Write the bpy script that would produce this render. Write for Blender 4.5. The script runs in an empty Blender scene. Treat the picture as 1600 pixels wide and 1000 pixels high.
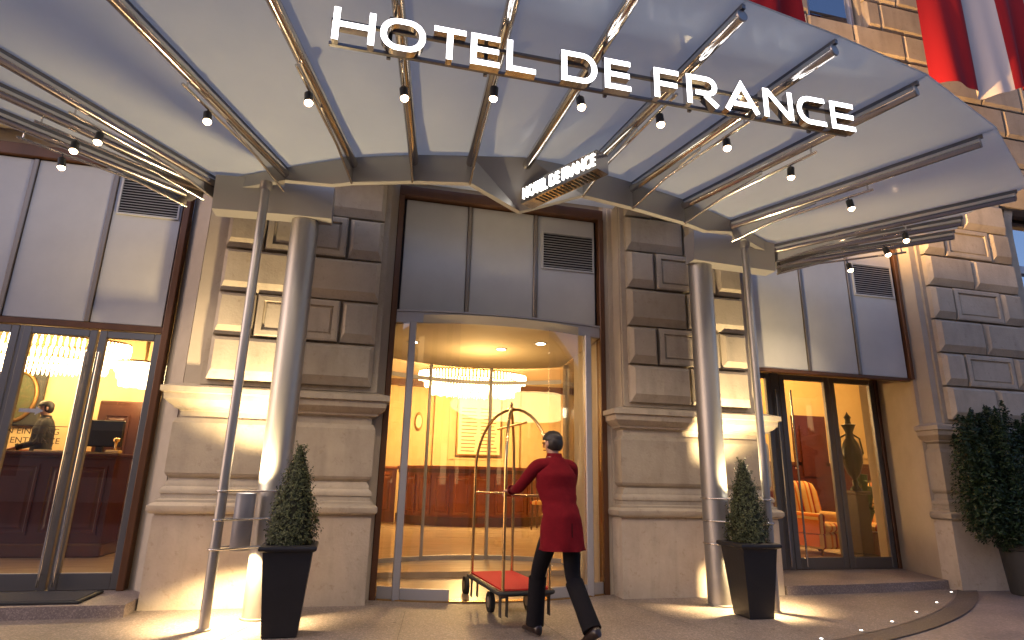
import bpy, bmesh, math, random
from mathutils import Vector, Matrix
random.seed(7)
R = math.radians
S = bpy.context.scene
COL = S.collection

# ------------------------------------------------------------------ camera
YAW, PITCH, ROLL = .232, .263, .022
cd = bpy.data.cameras.new('camera'); cam = bpy.data.objects.new('camera', cd); COL.objects.link(cam)
fw = Vector((math.sin(YAW)*math.cos(PITCH), math.cos(YAW)*math.cos(PITCH), math.sin(PITCH)))
rt = Vector((math.cos(YAW), -math.sin(YAW), 0)); up = rt.cross(fw)
rt2 = math.cos(ROLL)*rt + math.sin(ROLL)*up; up2 = -math.sin(ROLL)*rt + math.cos(ROLL)*up
M = Matrix((rt2, up2, -fw)).transposed().to_4x4(); M.translation = (-1.541, -6.778, 1.25)
cam.matrix_world = M
cd.sensor_width = 36; cd.lens = 933.5/1600*36; cd.clip_start = .05; cd.clip_end = 500
S.camera = cam

# ------------------------------------------------------------------ sky, sun, exposure
W = bpy.data.worlds.new('World'); S.world = W; W.use_nodes = True
wn, wl = W.node_tree.nodes, W.node_tree.links
sky = wn.new('ShaderNodeTexSky'); sky.sky_type = 'NISHITA'; sky.sun_disc = False
sky.sun_elevation = R(12.0); sky.sun_rotation = R(250); sky.air_density = 1.2; sky.dust_density = 2.0; sky.ozone_density = 3.0
tint = wn.new('ShaderNodeMix'); tint.data_type = 'RGBA'; tint.blend_type = 'MULTIPLY'
tint.inputs[0].default_value = 1; tint.inputs[7].default_value = (1.0, .93, 1.18, 1)      # dusk colour cast of the whole sky
wl.new(sky.outputs[0], tint.inputs[6]); wl.new(tint.outputs[2], wn['Background'].inputs[0])
wn['Background'].inputs[1].default_value = .15
sd = bpy.data.lights.new('sun', 'SUN'); sd.energy = .06; sd.angle = R(25); sd.color = (1, .85, .8)
sun = bpy.data.objects.new('sun', sd); COL.objects.link(sun)
sun.rotation_euler = (R(70), 0, R(-30))
S.view_settings.view_transform = 'Standard'; S.view_settings.look = 'None'
S.view_settings.exposure = .74; S.view_settings.gamma = 1
S.render.engine = 'CYCLES'
S.cycles.use_denoising = True
S.cycles.max_bounces = 8; S.cycles.diffuse_bounces = 3; S.cycles.glossy_bounces = 4; S.cycles.transparent_max_bounces = 16
S.cycles.transmission_bounces = 4; S.cycles.sample_clamp_indirect = 4; S.cycles.caustics_reflective = False; S.cycles.caustics_refractive = False

# ------------------------------------------------------------------ materials
def mat(name, col, rough=.5, metal=0, spec=.5, noise=None, bump=None, col2=None, emit=None, estr=0, coat=0, stretch=None):
    m = bpy.data.materials.new(name); m.use_nodes = True
    n, l = m.node_tree.nodes, m.node_tree.links; b = n['Principled BSDF']
    b.inputs['Base Color'].default_value = (*col, 1); b.inputs['Roughness'].default_value = rough
    b.inputs['Metallic'].default_value = metal; b.inputs['Specular IOR Level'].default_value = spec
    b.inputs['Coat Weight'].default_value = coat
    if emit: b.inputs['Emission Color'].default_value = (*emit, 1); b.inputs['Emission Strength'].default_value = estr
    if noise or bump:
        tc = n.new('ShaderNodeTexCoord'); mp = n.new('ShaderNodeMapping'); l.new(tc.outputs['Object'], mp.inputs[0])
        if stretch: mp.inputs['Scale'].default_value = stretch
    if noise:
        tx = n.new('ShaderNodeTexNoise'); tx.inputs['Scale'].default_value = noise; tx.inputs['Detail'].default_value = 8
        tx.inputs['Roughness'].default_value = .65; l.new(mp.outputs[0], tx.inputs[0])
        cr = n.new('ShaderNodeValToRGB'); cr.color_ramp.elements[0].position = .3; cr.color_ramp.elements[1].position = .72
        c2 = col2 or tuple(c*.72 for c in col)
        cr.color_ramp.elements[0].color = (*c2, 1); cr.color_ramp.elements[1].color = (*col, 1)
        l.new(tx.outputs[0], cr.inputs[0]); l.new(cr.outputs[0], b.inputs['Base Color'])
    if bump:
        t2 = n.new('ShaderNodeTexNoise'); t2.inputs['Scale'].default_value = bump[0]; t2.inputs['Detail'].default_value = 6
        l.new(mp.outputs[0], t2.inputs[0])
        bp = n.new('ShaderNodeBump'); bp.inputs['Strength'].default_value = bump[1]; bp.inputs['Distance'].default_value = bump[2] if len(bump) > 2 else .01
        l.new(t2.outputs[0], bp.inputs['Height']); l.new(bp.outputs[0], b.inputs['Normal'])
    return m

def stone_mat(name, ca, cb, cc):
    """limestone: broad tone drift, small mottling, random tone for each block, fine relief"""
    m = mat(name, ca, .75, spec=.3)
    n, l = m.node_tree.nodes, m.node_tree.links; b = n['Principled BSDF']
    g = n.new('ShaderNodeNewGeometry'); oi = n.new('ShaderNodeObjectInfo')
    t = n.new('ShaderNodeTexNoise'); t.inputs['Scale'].default_value = 1.7; t.inputs['Detail'].default_value = 9; t.inputs['Roughness'].default_value = .7
    l.new(g.outputs['Position'], t.inputs[0])
    cr = n.new('ShaderNodeValToRGB'); e = cr.color_ramp.elements; e[0].position = .34; e[1].position = .66
    e[0].color = (*cb, 1); e[1].color = (*ca, 1); l.new(t.outputs[0], cr.inputs[0])
    t3 = n.new('ShaderNodeTexNoise'); t3.inputs['Scale'].default_value = 9; t3.inputs['Detail'].default_value = 10; t3.inputs['Roughness'].default_value = .75
    l.new(g.outputs['Position'], t3.inputs[0])
    c3 = n.new('ShaderNodeValToRGB'); c3.color_ramp.elements[0].position = .56; c3.color_ramp.elements[1].position = .74
    l.new(t3.outputs[0], c3.inputs[0])
    mx = n.new('ShaderNodeMix'); mx.data_type = 'RGBA'; l.new(c3.outputs[0], mx.inputs[0]); l.new(cr.outputs[0], mx.inputs[6]); mx.inputs[7].default_value = (*cc, 1)
    mr = n.new('ShaderNodeMapRange'); mr.inputs[3].default_value = .86; mr.inputs[4].default_value = 1.1; l.new(oi.outputs['Random'], mr.inputs[0])
    hs = n.new('ShaderNodeHueSaturation'); l.new(mr.outputs[0], hs.inputs['Value']); l.new(mx.outputs[2], hs.inputs['Color'])
    mp = n.new('ShaderNodeMapping'); mp.inputs['Scale'].default_value = (4, 4, .9); l.new(g.outputs['Position'], mp.inputs[0])      # rain streaks
    ts = n.new('ShaderNodeTexNoise'); ts.inputs['Scale'].default_value = 1.6; ts.inputs['Detail'].default_value = 7; l.new(mp.outputs[0], ts.inputs[0])
    rs = n.new('ShaderNodeMapRange'); rs.inputs[1].default_value = .50; rs.inputs[2].default_value = .72; rs.inputs[3].default_value = 1; rs.inputs[4].default_value = .84; l.new(ts.outputs[0], rs.inputs[0])
    ms = n.new('ShaderNodeMix'); ms.data_type = 'RGBA'; ms.blend_type = 'MULTIPLY'; ms.inputs[0].default_value = 1; l.new(hs.outputs[0], ms.inputs[6]); l.new(rs.outputs[0], ms.inputs[7]); l.new(ms.outputs[2], b.inputs['Base Color'])
    t2 = n.new('ShaderNodeTexNoise'); t2.inputs['Scale'].default_value = 38; t2.inputs['Detail'].default_value = 8; l.new(g.outputs['Position'], t2.inputs[0])
    bp = n.new('ShaderNodeBump'); bp.inputs['Strength'].default_value = .3; bp.inputs['Distance'].default_value = .012
    l.new(t2.outputs[0], bp.inputs['Height']); l.new(bp.outputs[0], b.inputs['Normal'])
    return m

def glass_mat(name, tintc=(1, 1, 1), refl=.04, rough=.01):
    m = bpy.data.materials.new(name); m.use_nodes = True; n, l = m.node_tree.nodes, m.node_tree.links; n.clear()
    o = n.new('ShaderNodeOutputMaterial'); t = n.new('ShaderNodeBsdfTransparent'); t.inputs[0].default_value = (*tintc, 1)
    g = n.new('ShaderNodeBsdfGlossy'); g.inputs['Roughness'].default_value = rough
    fr = n.new('ShaderNodeLayerWeight'); fr.inputs[0].default_value = .25
    mr = n.new('ShaderNodeMapRange'); mr.inputs[3].default_value = refl; mr.inputs[4].default_value = .8; l.new(fr.outputs['Fresnel'], mr.inputs[0])
    mx = n.new('ShaderNodeMixShader'); l.new(mr.outputs[0], mx.inputs[0]); l.new(t.outputs[0], mx.inputs[1]); l.new(g.outputs[0], mx.inputs[2]); l.new(mx.outputs[0], o.inputs[0])
    return m

def emis(name, col, st):
    m = bpy.data.materials.new(name); m.use_nodes = True; n, l = m.node_tree.nodes, m.node_tree.links; n.clear()
    o = n.new('ShaderNodeOutputMaterial'); e = n.new('ShaderNodeEmission'); e.inputs[0].default_value = (*col, 1); e.inputs[1].default_value = st
    l.new(e.outputs[0], o.inputs[0]); return m

STONE = stone_mat('limestone', (.50, .43, .335), (.40, .335, .255), (.31, .25, .185))
PEDES = stone_mat('marble_plinth', (.54, .465, .375), (.43, .355, .275), (.29, .205, .135))
PLASTER = mat('plaster', (.48, .41, .32), .85, noise=3, bump=(60, .15), col2=(.41, .345, .265))
OCHRE = stone_mat('ochre_stone', (.50, .42, .33), (.40, .33, .25), (.31, .25, .19))
STEEL = mat('brushed_steel', (.42, .405, .39), .47, .9, noise=3, col2=(.35, .335, .32), stretch=(1, 1, .15))
CHROME = mat('polished_steel', (.62, .59, .55), .13, 1, bump=(25, .08, .004))
FASCIA = mat('satin_metal_fascia', (.42, .40, .385), .42, .55, bump=(6, .05))
PANEL = mat('panel_enamel', (.57, .56, .53), .32, .0, noise=1.6, col2=(.49, .48, .455), bump=(1.5, .12, .02))
BRONZE = mat('bronze_frame', (.15, .065, .03), .4, .35, noise=7, col2=(.10, .045, .022), stretch=(1, 1, .1))
MULL = mat('mullion_metal', (.24, .20, .165), .35, .7)
DOORF = mat('door_frame_metal', (.20, .195, .20), .33, .75)
VEST = mat('vestibule_frame', (.44, .43, .45), .4, .4)
DARK = mat('dark_void', (.02, .02, .022), .7)
BLACK = mat('black_plastic', (.025, .025, .028), .45)
GLASS = glass_mat('door_glass')
DGLASS = glass_mat('dusk_window_glass', (.45, .48, .55), .5)
LUMH = mat('grey_lacquer', (.22, .22, .25), .45, .2)
SIGN = emis('sign_face', (1, .98, 1), 4.0)
SIGN2 = emis('small_sign_face', (1, .97, .9), 4.5)
LENS = emis('lamp_lens', (1, .66, .38), 20)
LUML = emis('luminaire_lens', (1, .88, .66), 26)
WINL = emis('lit_far_window', (1, .62, .28), 1.2)
STUD = emis('floor_stud', (1, .9, .8), 5)
RED = mat('red_cloth', (.27, .009, .012), .8, spec=.2, bump=(160, .2, .002))
JACKET = mat('red_wool', (.17, .006, .012), .9, spec=.15, noise=9, col2=(.12, .004, .009), bump=(30, .35, .006))
CARPET = mat('red_carpet', (.62, .03, .022), .9, noise=40, col2=(.50, .02, .016), bump=(250, .4, .004))
FLAGW = mat('white_cloth', (.50, .45, .44), .8, spec=.2, bump=(160, .2, .002))
NAVY = mat('black_trousers', (.007, .006, .008), .85, spec=.2, bump=(40, .3, .005))
SUIT = mat('dark_suit', (.02, .017, .016), .8)
SKIN = mat('skin', (.45, .25, .17), .55)
HAIR = mat('hair', (.02, .013, .01), .5, bump=(90, .6, .006), stretch=(1, 1, .2))
SHOE = mat('shoe_leather', (.022, .012, .01), .3)
BRASS = mat('brass', (.72, .47, .20), .2, 1)
CHERRY = mat('cherry_wood', (.27, .075, .022), .34, noise=5, col2=(.17, .042, .012), stretch=(1, 1, .12), coat=.3)
EBONY = mat('ebonised_wood', (.03, .018, .012), .4)
MAHOG = mat('mahogany', (.085, .018, .008), .35, noise=5, col2=(.05, .010, .005), stretch=(1, 1, .12), coat=.3)
WOODD = mat('dark_wood', (.10, .032, .014), .4, noise=5, col2=(.06, .02, .01), stretch=(1, 1, .12), coat=.2)
CREAM = mat('cream_wall', (.62, .45, .22), .8, noise=2, col2=(.55, .385, .175))
CEIL = mat('ceiling_paint', (.70, .58, .38), .8)
MARBF = mat('marble_floor', (.62, .50, .34), .18, noise=2.6, col2=(.44, .32, .19), stretch=(.5, 3, 1))
VESTF = mat('vestibule_floor', (.36, .27, .19), .25, noise=3, col2=(.27, .20, .135), stretch=(.6, 3, 1))
CRYST = emis('chandelier_crystal', (1, .74, .36), 13)
DOWNL = emis('downlight_lens', (1, .83, .55), 14)
PAPERL = mat('board_plate', (.74, .58, .30), .45)
INK = mat('dark_ink', (.06, .035, .015), .6)
GILT = mat('gilt_frame', (.22, .12, .035), .4, .6)
CANVAS = mat('painting_canvas', (.03, .03, .02), .6, noise=7, col2=(.015, .012, .01))
GREEN = mat('painted_figure', (.03, .06, .015), .6, noise=9, col2=(.08, .05, .015))
URN = mat('green_bronze_urn', (.016, .018, .010), .35, .5, noise=8, col2=(.008, .008, .005))
POT = mat('planter_zinc', (.014, .0135, .017), .45, .0, noise=5, col2=(.009, .009, .011), bump=(30, .12))
POTG = mat('grey_pot', (.035, .033, .032), .7, noise=6, bump=(30, .2))
SOIL = mat('soil', (.03, .02, .013), .95, bump=(50, .8, .02))
BARK = mat('bark', (.06, .042, .03), .9, bump=(30, .8, .02))
MATT = mat('door_mat_rubber', (.06, .058, .065), .85, bump=(140, .6, .006))
RUBBER = mat('rubber', (.02, .02, .02), .7)
SCREEN = mat('monitor_shell', (.025, .025, .028), .35)

def leaf_mat(name, ca, cb):
    m = mat(name, ca, .5, spec=.35); n, l = m.node_tree.nodes, m.node_tree.links; b = n['Principled BSDF']
    g = n.new('ShaderNodeNewGeometry'); cr = n.new('ShaderNodeValToRGB'); cr.color_ramp.elements[0].color = (*ca, 1); cr.color_ramp.elements[1].color = (*cb, 1)
    l.new(g.outputs['Random Per Island'], cr.inputs[0]); l.new(cr.outputs[0], b.inputs['Base Color']); return m
LEAF = leaf_mat('box_leaf', (.022, .032, .012), (.085, .095, .035))
LEAF2 = leaf_mat('conifer_leaf', (.008, .019, .007), (.024, .050, .018))
LEAF3 = leaf_mat('palm_leaf', (.02, .05, .012), (.05, .10, .03))

def striped(name, axis=0):
    m = mat(name, (.6, .35, .1), .8, spec=.2); n, l = m.node_tree.nodes, m.node_tree.links; b = n['Principled BSDF']
    tc = n.new('ShaderNodeTexCoord'); sp = n.new('ShaderNodeSeparateXYZ'); l.new(tc.outputs['Object'], sp.inputs[0])
    mu = n.new('ShaderNodeMath'); mu.operation = 'MULTIPLY'; mu.inputs[1].default_value = 3.6; l.new(sp.outputs[axis], mu.inputs[0])
    fr = n.new('ShaderNodeMath'); fr.operation = 'FRACT'; l.new(mu.outputs[0], fr.inputs[0])
    cr = n.new('ShaderNodeValToRGB'); cr.color_ramp.interpolation = 'CONSTANT'; e = cr.color_ramp.elements
    e[0].color = (.62, .40, .15, 1); e[1].position = .34; e[1].color = (.55, .16, .03, 1)
    for p, c in ((.5, (.66, .46, .2, 1)), (.72, (.28, .02, .012, 1)), (.88, (.6, .32, .1, 1))):
        x = e.new(p); x.color = c
    l.new(fr.outputs[0], cr.inputs[0]); l.new(cr.outputs[0], b.inputs['Base Color']); return m
STRIPE = striped('striped_upholstery')

def milk_glass():
    m = bpy.data.materials.new('canopy_milk_glass'); m.use_nodes = True; n, l = m.node_tree.nodes, m.node_tree.links; n.clear()
    o = n.new('ShaderNodeOutputMaterial'); d = n.new('ShaderNodeBsdfDiffuse'); d.inputs[0].default_value = (.60, .66, .68, 1)
    t = n.new('ShaderNodeBsdfTranslucent'); t.inputs[0].default_value = (.95, .97, .95, 1)
    ge = n.new('ShaderNodeNewGeometry'); tn = n.new('ShaderNodeTexNoise'); tn.inputs['Scale'].default_value = 1.8; tn.inputs['Detail'].default_value = 9; tn.inputs['Roughness'].default_value = .7; l.new(ge.outputs['Position'], tn.inputs[0])
    cr = n.new('ShaderNodeValToRGB'); cr.color_ramp.elements[0].position = .3; cr.color_ramp.elements[1].position = .7; cr.color_ramp.elements[0].color = (.58, .605, .59, 1); cr.color_ramp.elements[1].color = (.72, .745, .72, 1)
    l.new(tn.outputs[0], cr.inputs[0]); l.new(cr.outputs[0], d.inputs[0])
    a = n.new('ShaderNodeMixShader'); a.inputs[0].default_value = .68; l.new(d.outputs[0], a.inputs[1]); l.new(t.outputs[0], a.inputs[2])
    g = n.new('ShaderNodeBsdfGlossy'); g.inputs['Roughness'].default_value = .14
    fr = n.new('ShaderNodeFresnel'); fr.inputs[0].default_value = 1.17
    x = n.new('ShaderNodeMixShader'); l.new(fr.outputs[0], x.inputs[0]); l.new(a.outputs[0], x.inputs[1]); l.new(g.outputs[0], x.inputs[2]); l.new(x.outputs[0], o.inputs[0])
    return m
MILK = milk_glass()

def ground_mat(name, ca, cb, cc, sc=90):
    m = mat(name, ca, .62, spec=.35); n, l = m.node_tree.nodes, m.node_tree.links; b = n['Principled BSDF']
    g = n.new('ShaderNodeNewGeometry')
    v = n.new('ShaderNodeTexVoronoi'); v.inputs['Scale'].default_value = sc; l.new(g.outputs['Position'], v.inputs[0])
    cr = n.new('ShaderNodeValToRGB'); e = cr.color_ramp.elements; e[0].color = (*ca, 1); e[1].color = (*cb, 1); x = e.new(.5); x.color = (*cc, 1)
    sp = n.new('ShaderNodeSeparateColor'); l.new(v.outputs['Color'], sp.inputs[0]); l.new(sp.outputs[0], cr.inputs[0])
    t = n.new('ShaderNodeTexNoise'); t.inputs['Scale'].default_value = 1.6; t.inputs['Detail'].default_value = 8; l.new(g.outputs['Position'], t.inputs[0])
    mr = n.new('ShaderNodeMapRange'); mr.inputs[1].default_value = .3; mr.inputs[2].default_value = .7; mr.inputs[3].default_value = .78; mr.inputs[4].default_value = 1.12; l.new(t.outputs[0], mr.inputs[0])
    hs = n.new('ShaderNodeHueSaturation'); l.new(mr.outputs[0], hs.inputs['Value']); l.new(cr.outputs[0], hs.inputs['Color'])
    v2 = n.new('ShaderNodeTexVoronoi'); v2.inputs['Scale'].default_value = 4.5; l.new(g.outputs['Position'], v2.inputs[0])      # trodden gum and drips
    sp2 = n.new('ShaderNodeSeparateColor'); l.new(v2.outputs['Color'], sp2.inputs[0])
    ma = n.new('ShaderNodeMath'); ma.operation = 'MULTIPLY_ADD'; ma.inputs[1].default_value = .16; ma.inputs[2].default_value = -.05; l.new(sp2.outputs[0], ma.inputs[0])
    lt = n.new('ShaderNodeMath'); lt.operation = 'LESS_THAN'; l.new(v2.outputs['Distance'], lt.inputs[0]); l.new(ma.outputs[0], lt.inputs[1])
    mg = n.new('ShaderNodeMix'); mg.data_type = 'RGBA'; mg.blend_type = 'MULTIPLY'; mg.inputs[7].default_value = (.62, .60, .60, 1); l.new(lt.outputs[0], mg.inputs[0]); l.new(hs.outputs[0], mg.inputs[6]); l.new(mg.outputs[2], b.inputs['Base Color'])
    mr2 = n.new('ShaderNodeMapRange'); mr2.inputs[3].default_value = .45; mr2.inputs[4].default_value = .75; l.new(t.outputs[0], mr2.inputs[0]); l.new(mr2.outputs[0], b.inputs['Roughness'])
    bp = n.new('ShaderNodeBump'); bp.inputs['Strength'].default_value = .25; bp.inputs['Distance'].default_value = .006; l.new(v.outputs['Distance'], bp.inputs['Height']); l.new(bp.outputs[0], b.inputs['Normal'])
    return m
PAVE = ground_mat('forecourt_terrazzo', (.25, .20, .17), (.36, .295, .255), (.18, .145, .125))
BAND = ground_mat('dark_stone_band', (.12, .095, .085), (.17, .14, .125), (.09, .072, .066))
WALK = ground_mat('sidewalk_concrete', (.27, .215, .195), (.33, .265, .24), (.22, .175, .16), 60)
ROAD = ground_mat('asphalt', (.05, .05, .052), (.07, .07, .072), (.035, .035, .036), 120)
STEPM = ground_mat('step_granite', (.25, .20, .18), (.36, .29, .26), (.19, .15, .14), 110)

# ------------------------------------------------------------------ builders
ORG = {}
def tag(o, label=None, cat=None, group=None, kind=None):
    if label: o['label'] = label
    if cat: o['category'] = cat
    if group: o['group'] = group
    if kind: o['kind'] = kind
    return o
def thing(name, label, cat, loc=(0, 0, 0), group=None):
    o = bpy.data.objects.new(name, None); COL.objects.link(o); o.location = loc; o.empty_display_size = .1
    ORG[o.name] = Vector(loc); return tag(o, label, cat, group)

class MB:
    def __init__(s): s.v = []; s.f = []; s.m = []
    def add(s, v, f, mi=0):
        b = len(s.v); s.v += [tuple(p) for p in v]; s.f += [tuple(i+b for i in q) for q in f]; s.m += [mi]*len(f); return s
    def box(s, x0, x1, y0, y1, z0, z1, mi=0):
        v = [(x, y, z) for z in (z0, z1) for y in (y0, y1) for x in (x0, x1)]
        return s.add(v, [(0, 2, 3, 1), (4, 5, 7, 6), (0, 1, 5, 4), (1, 3, 7, 5), (3, 2, 6, 7), (2, 0, 4, 6)], mi)
    def cbox(s, x0, x1, y0, y1, z0, z1, c=.01, mi=0):
        """box with chamfered edges"""
        bm = bmesh.new(); bmesh.ops.create_cube(bm, size=1)
        for w in bm.verts: w.co = ((x0+x1)/2+w.co.x*(x1-x0), (y0+y1)/2+w.co.y*(y1-y0), (z0+z1)/2+w.co.z*(z1-z0))
        bmesh.ops.bevel(bm, geom=bm.edges[:], offset=c, segments=1, affect='EDGES')
        s.frombm(bm, mi); return s
    def frombm(s, bm, mi=0):
        bm.verts.index_update(); s.add([w.co[:] for w in bm.verts], [[w.index for w in q.verts] for q in bm.faces], mi); bm.free(); return s
    def loops(s, L, closed=True, cap=(True, True), mi=0):
        n = len(L[0]); v = [p for q in L for p in q]; f = []
        for i in range(len(L)-1):
            for j in range(n if closed else n-1):
                k = (j+1) % n; f.append((i*n+j, i*n+k, (i+1)*n+k, (i+1)*n+j))
        if cap[0]: f.append(tuple(range(n-1, -1, -1)))
        if cap[1]: f.append(tuple(range((len(L)-1)*n, len(L)*n)))
        return s.add(v, f, mi)
    def cyl(s, p0, p1, r0, r1=None, n=16, mi=0, cap=(True, True)):
        return s.tube([p0, p1], [r0, r0 if r1 is None else r1], n, mi, cap)
    def tube(s, P, r, n=12, mi=0, cap=(True, True), closed=False):
        P = [Vector(p) for p in P]; r = r if isinstance(r, (list, tuple)) else [r]*len(P); L = []; prev = None
        for i, p in enumerate(P):
            if closed: d = (P[(i+1) % len(P)]-P[i-1]).normalized()
            else: d = (P[min(i+1, len(P)-1)]-P[max(i-1, 0)]).normalized()
            if prev is None: a = d.orthogonal().normalized()
            else: a = (prev-d*prev.dot(d)).normalized()
            prev = a; b = d.cross(a)
            L.append([p+(a*math.cos(2*math.pi*k/n)+b*math.sin(2*math.pi*k/n))*r[i] for k in range(n)])
        if closed: L.append(L[0]); cap = (False, False)
        return s.loops(L, True, cap, mi)
    def lathe(s, cx, cy, prof, n=24, mi=0, cap=(True, True)):
        return s.loops([[(cx+r*math.cos(2*math.pi*k/n), cy+r*math.sin(2*math.pi*k/n), z) for k in range(n)] for r, z in prof], True, cap, mi)
    def stroke(s, P, w, y0, y1, closed=False, mf=0, ms=1):
        """flat stroke of width w in the xz plane, extruded from y0 (front, material mf) to y1"""
        n = len(P); A = []; B = []
        for i in range(n):
            def nrm(a, b):
                d = Vector((b[0]-a[0], b[1]-a[1])); d.normalize(); return Vector((-d.y, d.x))
            if closed or 0 < i < n-1:
                n1 = nrm(P[i-1], P[i]); n2 = nrm(P[i], P[(i+1) % n]); nn = (n1+n2); nn.normalize(); k = 1/max(.35, nn.dot(n1))
            else:
                nn = nrm(P[0], P[1]) if i == 0 else nrm(P[-2], P[-1]); k = 1
            A.append((P[i][0]+nn.x*w/2*k, P[i][1]+nn.y*w/2*k)); B.append((P[i][0]-nn.x*w/2*k, P[i][1]-nn.y*w/2*k))
        m = n if closed else n-1
        v = [(a[0], y0, a[1]) for a in A]+[(b[0], y0, b[1]) for b in B]+[(a[0], y1, a[1]) for a in A]+[(b[0], y1, b[1]) for b in B]
        for i in range(m):
            j = (i+1) % n
            s.add([v[q] for q in (i, j, n+j, n+i)], [(0, 1, 2, 3)], mf)
            s.add([v[q] for q in (2*n+i, 2*n+j, 3*n+j, 3*n+i)], [(3, 2, 1, 0)], ms)
            s.add([v[q] for q in (i, j, 2*n+j, 2*n+i)], [(3, 2, 1, 0)], ms); s.add([v[q] for q in (n+i, n+j, 3*n+j, 3*n+i)], [(0, 1, 2, 3)], ms)
        if not closed:
            for i in (0, n-1): s.add([v[q] for q in (i, n+i, 3*n+i, 2*n+i)], [(0, 1, 2, 3)], ms)
        return s
    def mould(s, x0, x1, yb, prof, mi=0):
        """stack of outlines round three sides of a pier: prof = (proud, z)"""
        L = [[(x0-p, yb, z), (x0-p, -p, z), (x1+p, -p, z), (x1+p, yb, z)] for p, z in prof]
        return s.loops(L, True, (True, True), mi)
    def build(s, name, mats, parent=None, smooth=None, normals=True, origin=None):
        og = origin
        if og is None:
            p = parent
            while p is not None and p.parent is not None: p = p.parent
            og = ORG[p.name] if p is not None and p.name in ORG else Vector((0, 0, 0))
        me = bpy.data.meshes.new(name); me.from_pydata([(v[0]-og[0], v[1]-og[1], v[2]-og[2]) for v in s.v], [], s.f)
        mats = mats if isinstance(mats, (list, tuple)) else [mats]
        for m in mats: me.materials.append(m)
        if len(mats) > 1: me.polygons.foreach_set('material_index', s.m)
        if normals:
            bm = bmesh.new(); bm.from_mesh(me); bmesh.ops.recalc_face_normals(bm, faces=bm.faces[:]); bm.to_mesh(me); bm.free()
        if smooth is not None:
            me.polygons.foreach_set('use_smooth', [True]*len(me.polygons)); me.set_sharp_from_angle(angle=R(smooth))
        o = bpy.data.objects.new(name, me); COL.objects.link(o); o.parent = parent
        if origin is not None: o.location = origin
        return o
def copy_tree(o, parent=None):
    c = o.copy(); COL.objects.link(c); c.parent = parent
    for ch in o.children: copy_tree(ch, c)
    return c
def light(name, kind, loc, energy, col, parent=None, target=None, **kw):
    d = bpy.data.lights.new(name, kind); d.energy = energy; d.color = col
    for k, v in kw.items(): setattr(d, k, v)
    o = bpy.data.objects.new(name, d); COL.objects.link(o)
    base = Vector((0, 0, 0))
    if parent is not None:
        o.parent = parent; base = ORG.get(parent.name, base)
    o.location = Vector(loc)-base
    if target is not None: o.rotation_euler = (Vector(target)-Vector(loc)).to_track_quat('-Z', 'Y').to_euler()
    return o
def box_part(name, m, parent, *a, c=None):
    b = MB(); b.cbox(*a, c=c) if c else b.box(*a); return b.build(name, m, parent)

#@@GROUND
# ------------------------------------------------------------------ ground
AC, AR = (-.1, 7.0), 9.30          # the forecourt is bounded by this circle
def arc_y(x, r): return AC[1]-math.sqrt(max(r*r-(x-AC[0])**2, .01))
o = MB().box(-60, 60, -9.5, 30, -.3, -.012).build('sidewalk', WALK); tag(o, kind='structure')
o = MB().box(-60, 60, -60, -9.5, -.4, -.14).build('road', ROAD); tag(o, kind='structure')
o = MB().box(-60, 60, -9.8, -9.5, -.3, .0).build('kerb', STEPM); tag(o, kind='structure')
N = 48
xs = [-6.05+i*(6.05+5.95)/N for i in range(N+1)]
b = MB(); v = [(x, arc_y(x, AR), -.004) for x in xs]+[(x, 3.0, -.004) for x in xs]
b.add(v, [(i, i+1, N+2+i, N+1+i) for i in range(N)]); o = b.build('forecourt_pavement', PAVE); tag(o, kind='structure')
b = MB(); v = [(AC[0]+(AR+.02)*math.sin(t), AC[1]-(AR+.02)*math.cos(t), 0) for t in [R(-46+i*92/N) for i in range(N+1)]]
v += [(AC[0]+(AR+.24)*math.sin(t), AC[1]-(AR+.24)*math.cos(t), 0) for t in [R(-46+i*92/N) for i in range(N+1)]]
b.add(v, [(i, i+1, N+2+i, N+1+i) for i in range(N)]); o = b.build('pavement_band', BAND); tag(o, kind='structure')
# joints in the forecourt paving radiate to the band
b = MB()
for i in range(-4, 5):
    t = R(i*9.2+2.0); p, q = 7.4, AR
    for s_ in (1,):
        dx, dy = math.cos(t)*.003, math.sin(t)*.003
        P = [(AC[0]+r*math.sin(t), AC[1]-r*math.cos(t)) for r in (p, q)]
        b.add([(P[0][0]-dx, P[0][1]-dy, 0), (P[1][0]-dx, P[1][1]-dy, 0), (P[1][0]+dx, P[1][1]+dy, 0), (P[0][0]+dx, P[0][1]+dy, 0)], [(0, 1, 2, 3)])
o = b.build('paving_joints', BAND); tag(o, kind='structure')
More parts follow.
